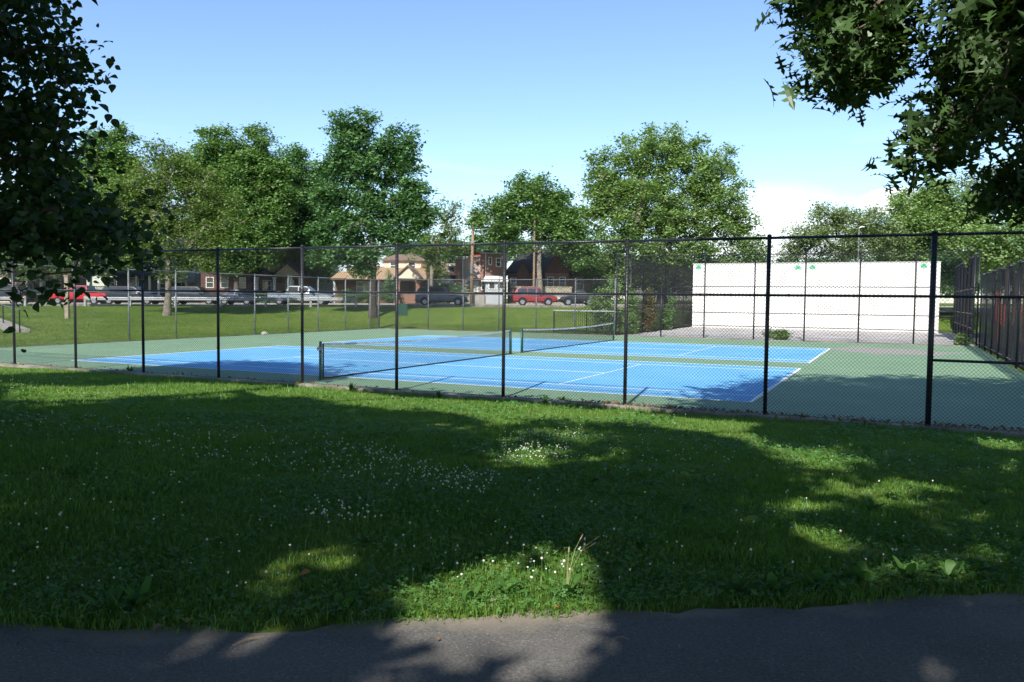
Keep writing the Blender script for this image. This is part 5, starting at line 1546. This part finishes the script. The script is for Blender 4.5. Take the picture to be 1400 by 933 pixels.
sd = np.zeros((n,3)); sd[:,0] = 0.0012
V = np.stack([FP-sd, FP+sd, heads+sd, heads-sd], 1).reshape(-1,3)
stuff(obj('flower_stems', np_mesh('flower_stems', V, 4, G_BLADE)), 'thin stems of the clover blossoms', 'stems')

# broad-leaved weeds along the path
M_WEED = leaf_mat('plantain_leaves', (0.04,0.11,0.02), (0.075,0.16,0.035), 0.25, 0.015)
def weed_leaf(mb, L, w, az, rise, droop):
    d = np.array([math.cos(az), math.sin(az), 0]); s = np.array([-d[1], d[0], 0])
    prev = None; n0 = len(mb.v); N_ = 6
    for i in range(N_+1):
        t = i/N_
        c = d*L*t*math.cos(rise)+np.array([0,0,L*(t*math.sin(rise)-droop*t*t)])
        ww = w*(0.16+0.84*math.sin(math.pi*min(1, t*0.93+0.07))**0.8)*(1-0.9*max(0, t-0.86)/0.14)
        mb.v += [tuple(c-s*ww/2+np.array([0,0,0.12*ww])), tuple(c), tuple(c+s*ww/2+np.array([0,0,0.12*ww]))]
    for i in range(N_):
        a = n0+i*3
        mb.f += [(a,a+1,a+4,a+3),(a+1,a+2,a+5,a+4)]
def weed(px, py, nl, L, w, label, rise=(0.5,1.25), group='broad-leaved weeds in the lawn', stalks=0, name='broadleaf_weed', cat='weed'):
    P = ground_hit(px, py); P[2] = float(gz(P[0], P[1]))
    root = empty(name, P, label, cat, group)
    for k in range(nl):
        mb = MB(); weed_leaf(mb, L*random.uniform(0.7,1.15), w*random.uniform(0.8,1.2), k*2.4+random.uniform(-.4,.4), random.uniform(*rise), random.uniform(0.1,0.45))
        mb.build('leaf', M_WEED, root, True)
    for k in range(stalks):
        a = (k-1.5)*0.75+random.uniform(-.3,.3); l = random.uniform(0.17,0.33)
        pts = [(0,0,0),(0.02*math.cos(a),0.02*math.sin(a),l*0.5),(l*0.28*math.cos(a),l*0.28*math.sin(a),l*0.9),(l*0.46*math.cos(a),l*0.46*math.sin(a),l*random.uniform(0.93,1.06))]
        sk = MB().tube(pts, [0.0016,0.0014,0.0011,0.0009], 5).build('stalk', mat('straw_stalk', (0.30,0.30,0.13), 0.8), root)
        e = Vector(pts[-1]); dd = (e-Vector(pts[-2])).normalized()
        MB().tube([e-dd*0.005, e+dd*0.012, e+dd*0.03, e+dd*0.042], [0.0012,0.0036,0.0032,0.0008], 6).build('seed_head', mat('seed_head', (0.36,0.29,0.17), 0.9), sk)
    return root
weed(775, 820, 9, 0.19, 0.05, 'plantain with bent seed stalks in the sunny clover by the path', stalks=5)
weed(690, 815, 7, 0.17, 0.065, 'broad-leaved dock in the sunny clover by the path')
weed(640, 828, 6, 0.15, 0.045, 'plantain rosette at the sunny path edge beside the dock')
for px, py, nl, L in ((150,842,11,0.24),(190,836,9,0.22)):
    weed(px, py, nl, L, 0.05, 'tall dark leafy weed in deep shade at the path edge')
weed(470, 840, 8, 0.19, 0.07, 'wide-leaved weed at the shaded path edge beside the sunny clover')
for px, py in ((1010,815),(1060,812),(1115,810),(1180,800),(1240,795),(1300,792),(1330,785)):
    weed(px, py, 8, random.uniform(0.17,0.23), 0.06, 'broad-leaved weed in the shaded row along the path edge')
for px, py in ((810,663),(940,700),(1105,675),(1190,700),(1345,690),(985,740),(500,745),(100,650),(45,755),(95,645),(870,745),(1230,745)):
    weed(px, py, 7, random.uniform(0.13,0.19), 0.045, 'small broad-leaved weed growing in the middle of the lawn')
# grass tufts and leaf litter at the foot of the fence
M_DEAD = leaf_mat('dead_leaves', (0.12,0.06,0.03), (0.28,0.16,0.08), 0.15, 0.03)
n = 900
lx = np.concatenate([rng.uniform(-4, 7, n*3//4), rng.uniform(-30, -4, n//4)]); ly = YF+rng.normal(size=len(lx))*0.16+0.02
c = np.stack([lx, ly, np.full(len(lx), 0.05)+rng.uniform(0,0.03,len(lx))], -1)
stuff(obj('leaf_litter', np_mesh('leaf_litter', leaf_verts(c, rng.uniform(0.02,0.085,len(c)), LINDEN, 0.9, 0, 0.5), len(LINDEN), M_DEAD)), 'brown dead leaves blown against the fence foot', 'leaves')
k = rng.integers(0, len(PE), 420); o_ = np.abs(rng.normal(size=420))*0.16-0.03
q = PE[k]+NRM[k]*o_[:,None]
c = np.stack([q[:,0], q[:,1], np.full(420, 0.762)], -1)
stuff(obj('leaf_litter', np_mesh('leaf_litter', leaf_verts(c, rng.uniform(0.008,0.03,420), LINDEN, 2.0, 0, 0.3), len(LINDEN), M_DEAD)), 'dry leaf bits strewn along the path edge', 'leaves')
# fallen leaves and twigs on the path
lm = MB(); lm.v = [(a_, b_, 0.25*abs(b_)-0.2*a_*a_) for a_, b_ in LINDEN]; lm.f = [tuple(range(len(LINDEN)))]
def fallen(px, py, size, mt, label):
    P = ground_hit(px, py); me = lm.mesh('fallen_leaf', mt)
    o = obj('fallen_leaf', me); o.location = (P[0], P[1], max(0.758, float(gz(P[0],P[1])))+0.012); o.scale = (size,)*3
    o.rotation_euler = (random.uniform(-.3,.3), random.uniform(-.3,.3), random.uniform(0,6)); tag(o, label, 'leaf')
M_ORL = mat('orange_dead_leaf', (0.42,0.17,0.04), 0.8); M_PLL = mat('pale_dead_leaf', (0.5,0.45,0.28), 0.8); M_BRL = mat('brown_dead_leaf', (0.2,0.12,0.06), 0.8)
fallen(255, 857, 0.07, M_ORL, 'orange fallen leaf at the shaded edge of the path')
fallen(677, 829, 0.065, M_PLL, 'pale curled leaf at the sunny path edge')
fallen(762, 838, 0.05, M_ORL, 'small orange leaf at the sunny path edge')
fallen(216, 866, 0.045, M_BRL, 'small brown leaf lying on the shaded path')
fallen(417, 791, 0.06, M_ORL, 'orange leaf lying in the shaded grass')
def twig(px, py, L, az, label):
    P = ground_hit(px, py)
    o = MB().tube([(-L/2,0,0.004),(0,0.01,0.008),(L/2,-0.005,0.004)], [0.002,0.0035,0.0015], 5).tube([(0.0,0.01,0.008),(L*0.2,0.03,0.006)], [0.002,0.001], 4).build('twig', mat('twig_bark', (0.22,0.16,0.10), 0.9))
    o.location = (P[0], P[1], 0.757); o.rotation_euler = (0,0,az); tag(o, label, 'twig')
twig(340, 883, 0.16, 1.2, 'thin twig lying on the path in the streak of sun')
twig(850, 880, 0.07, 0.3, 'short reddish twig beside the sun patch on the path')
twig(1178, 905, 0.08, 1.9, 'small pale twig on the shaded path below the oak')
twig(682, 850, 0.10, 2.2, 'forked twig at the sandy edge of the path')
# rank weeds against the fence
for px, py, L in ((745,549,0.3),(768,548,0.25),(410,522,0.3),(480,530,0.3),(600,540,0.25),(178,508,0.35)):
    weed(px, py+4, 12, L, 0.05, 'tuft of rank weeds against the foot of the court fence', (0.7,1.4), 'weed tufts along the court fence')
print('tris', sum(sum(len(p.vertices)-2 for p in m_.polygons) if len(m_.polygons) < 3000 else len(m_.polygons)*2 for m_ in bpy.data.meshes))
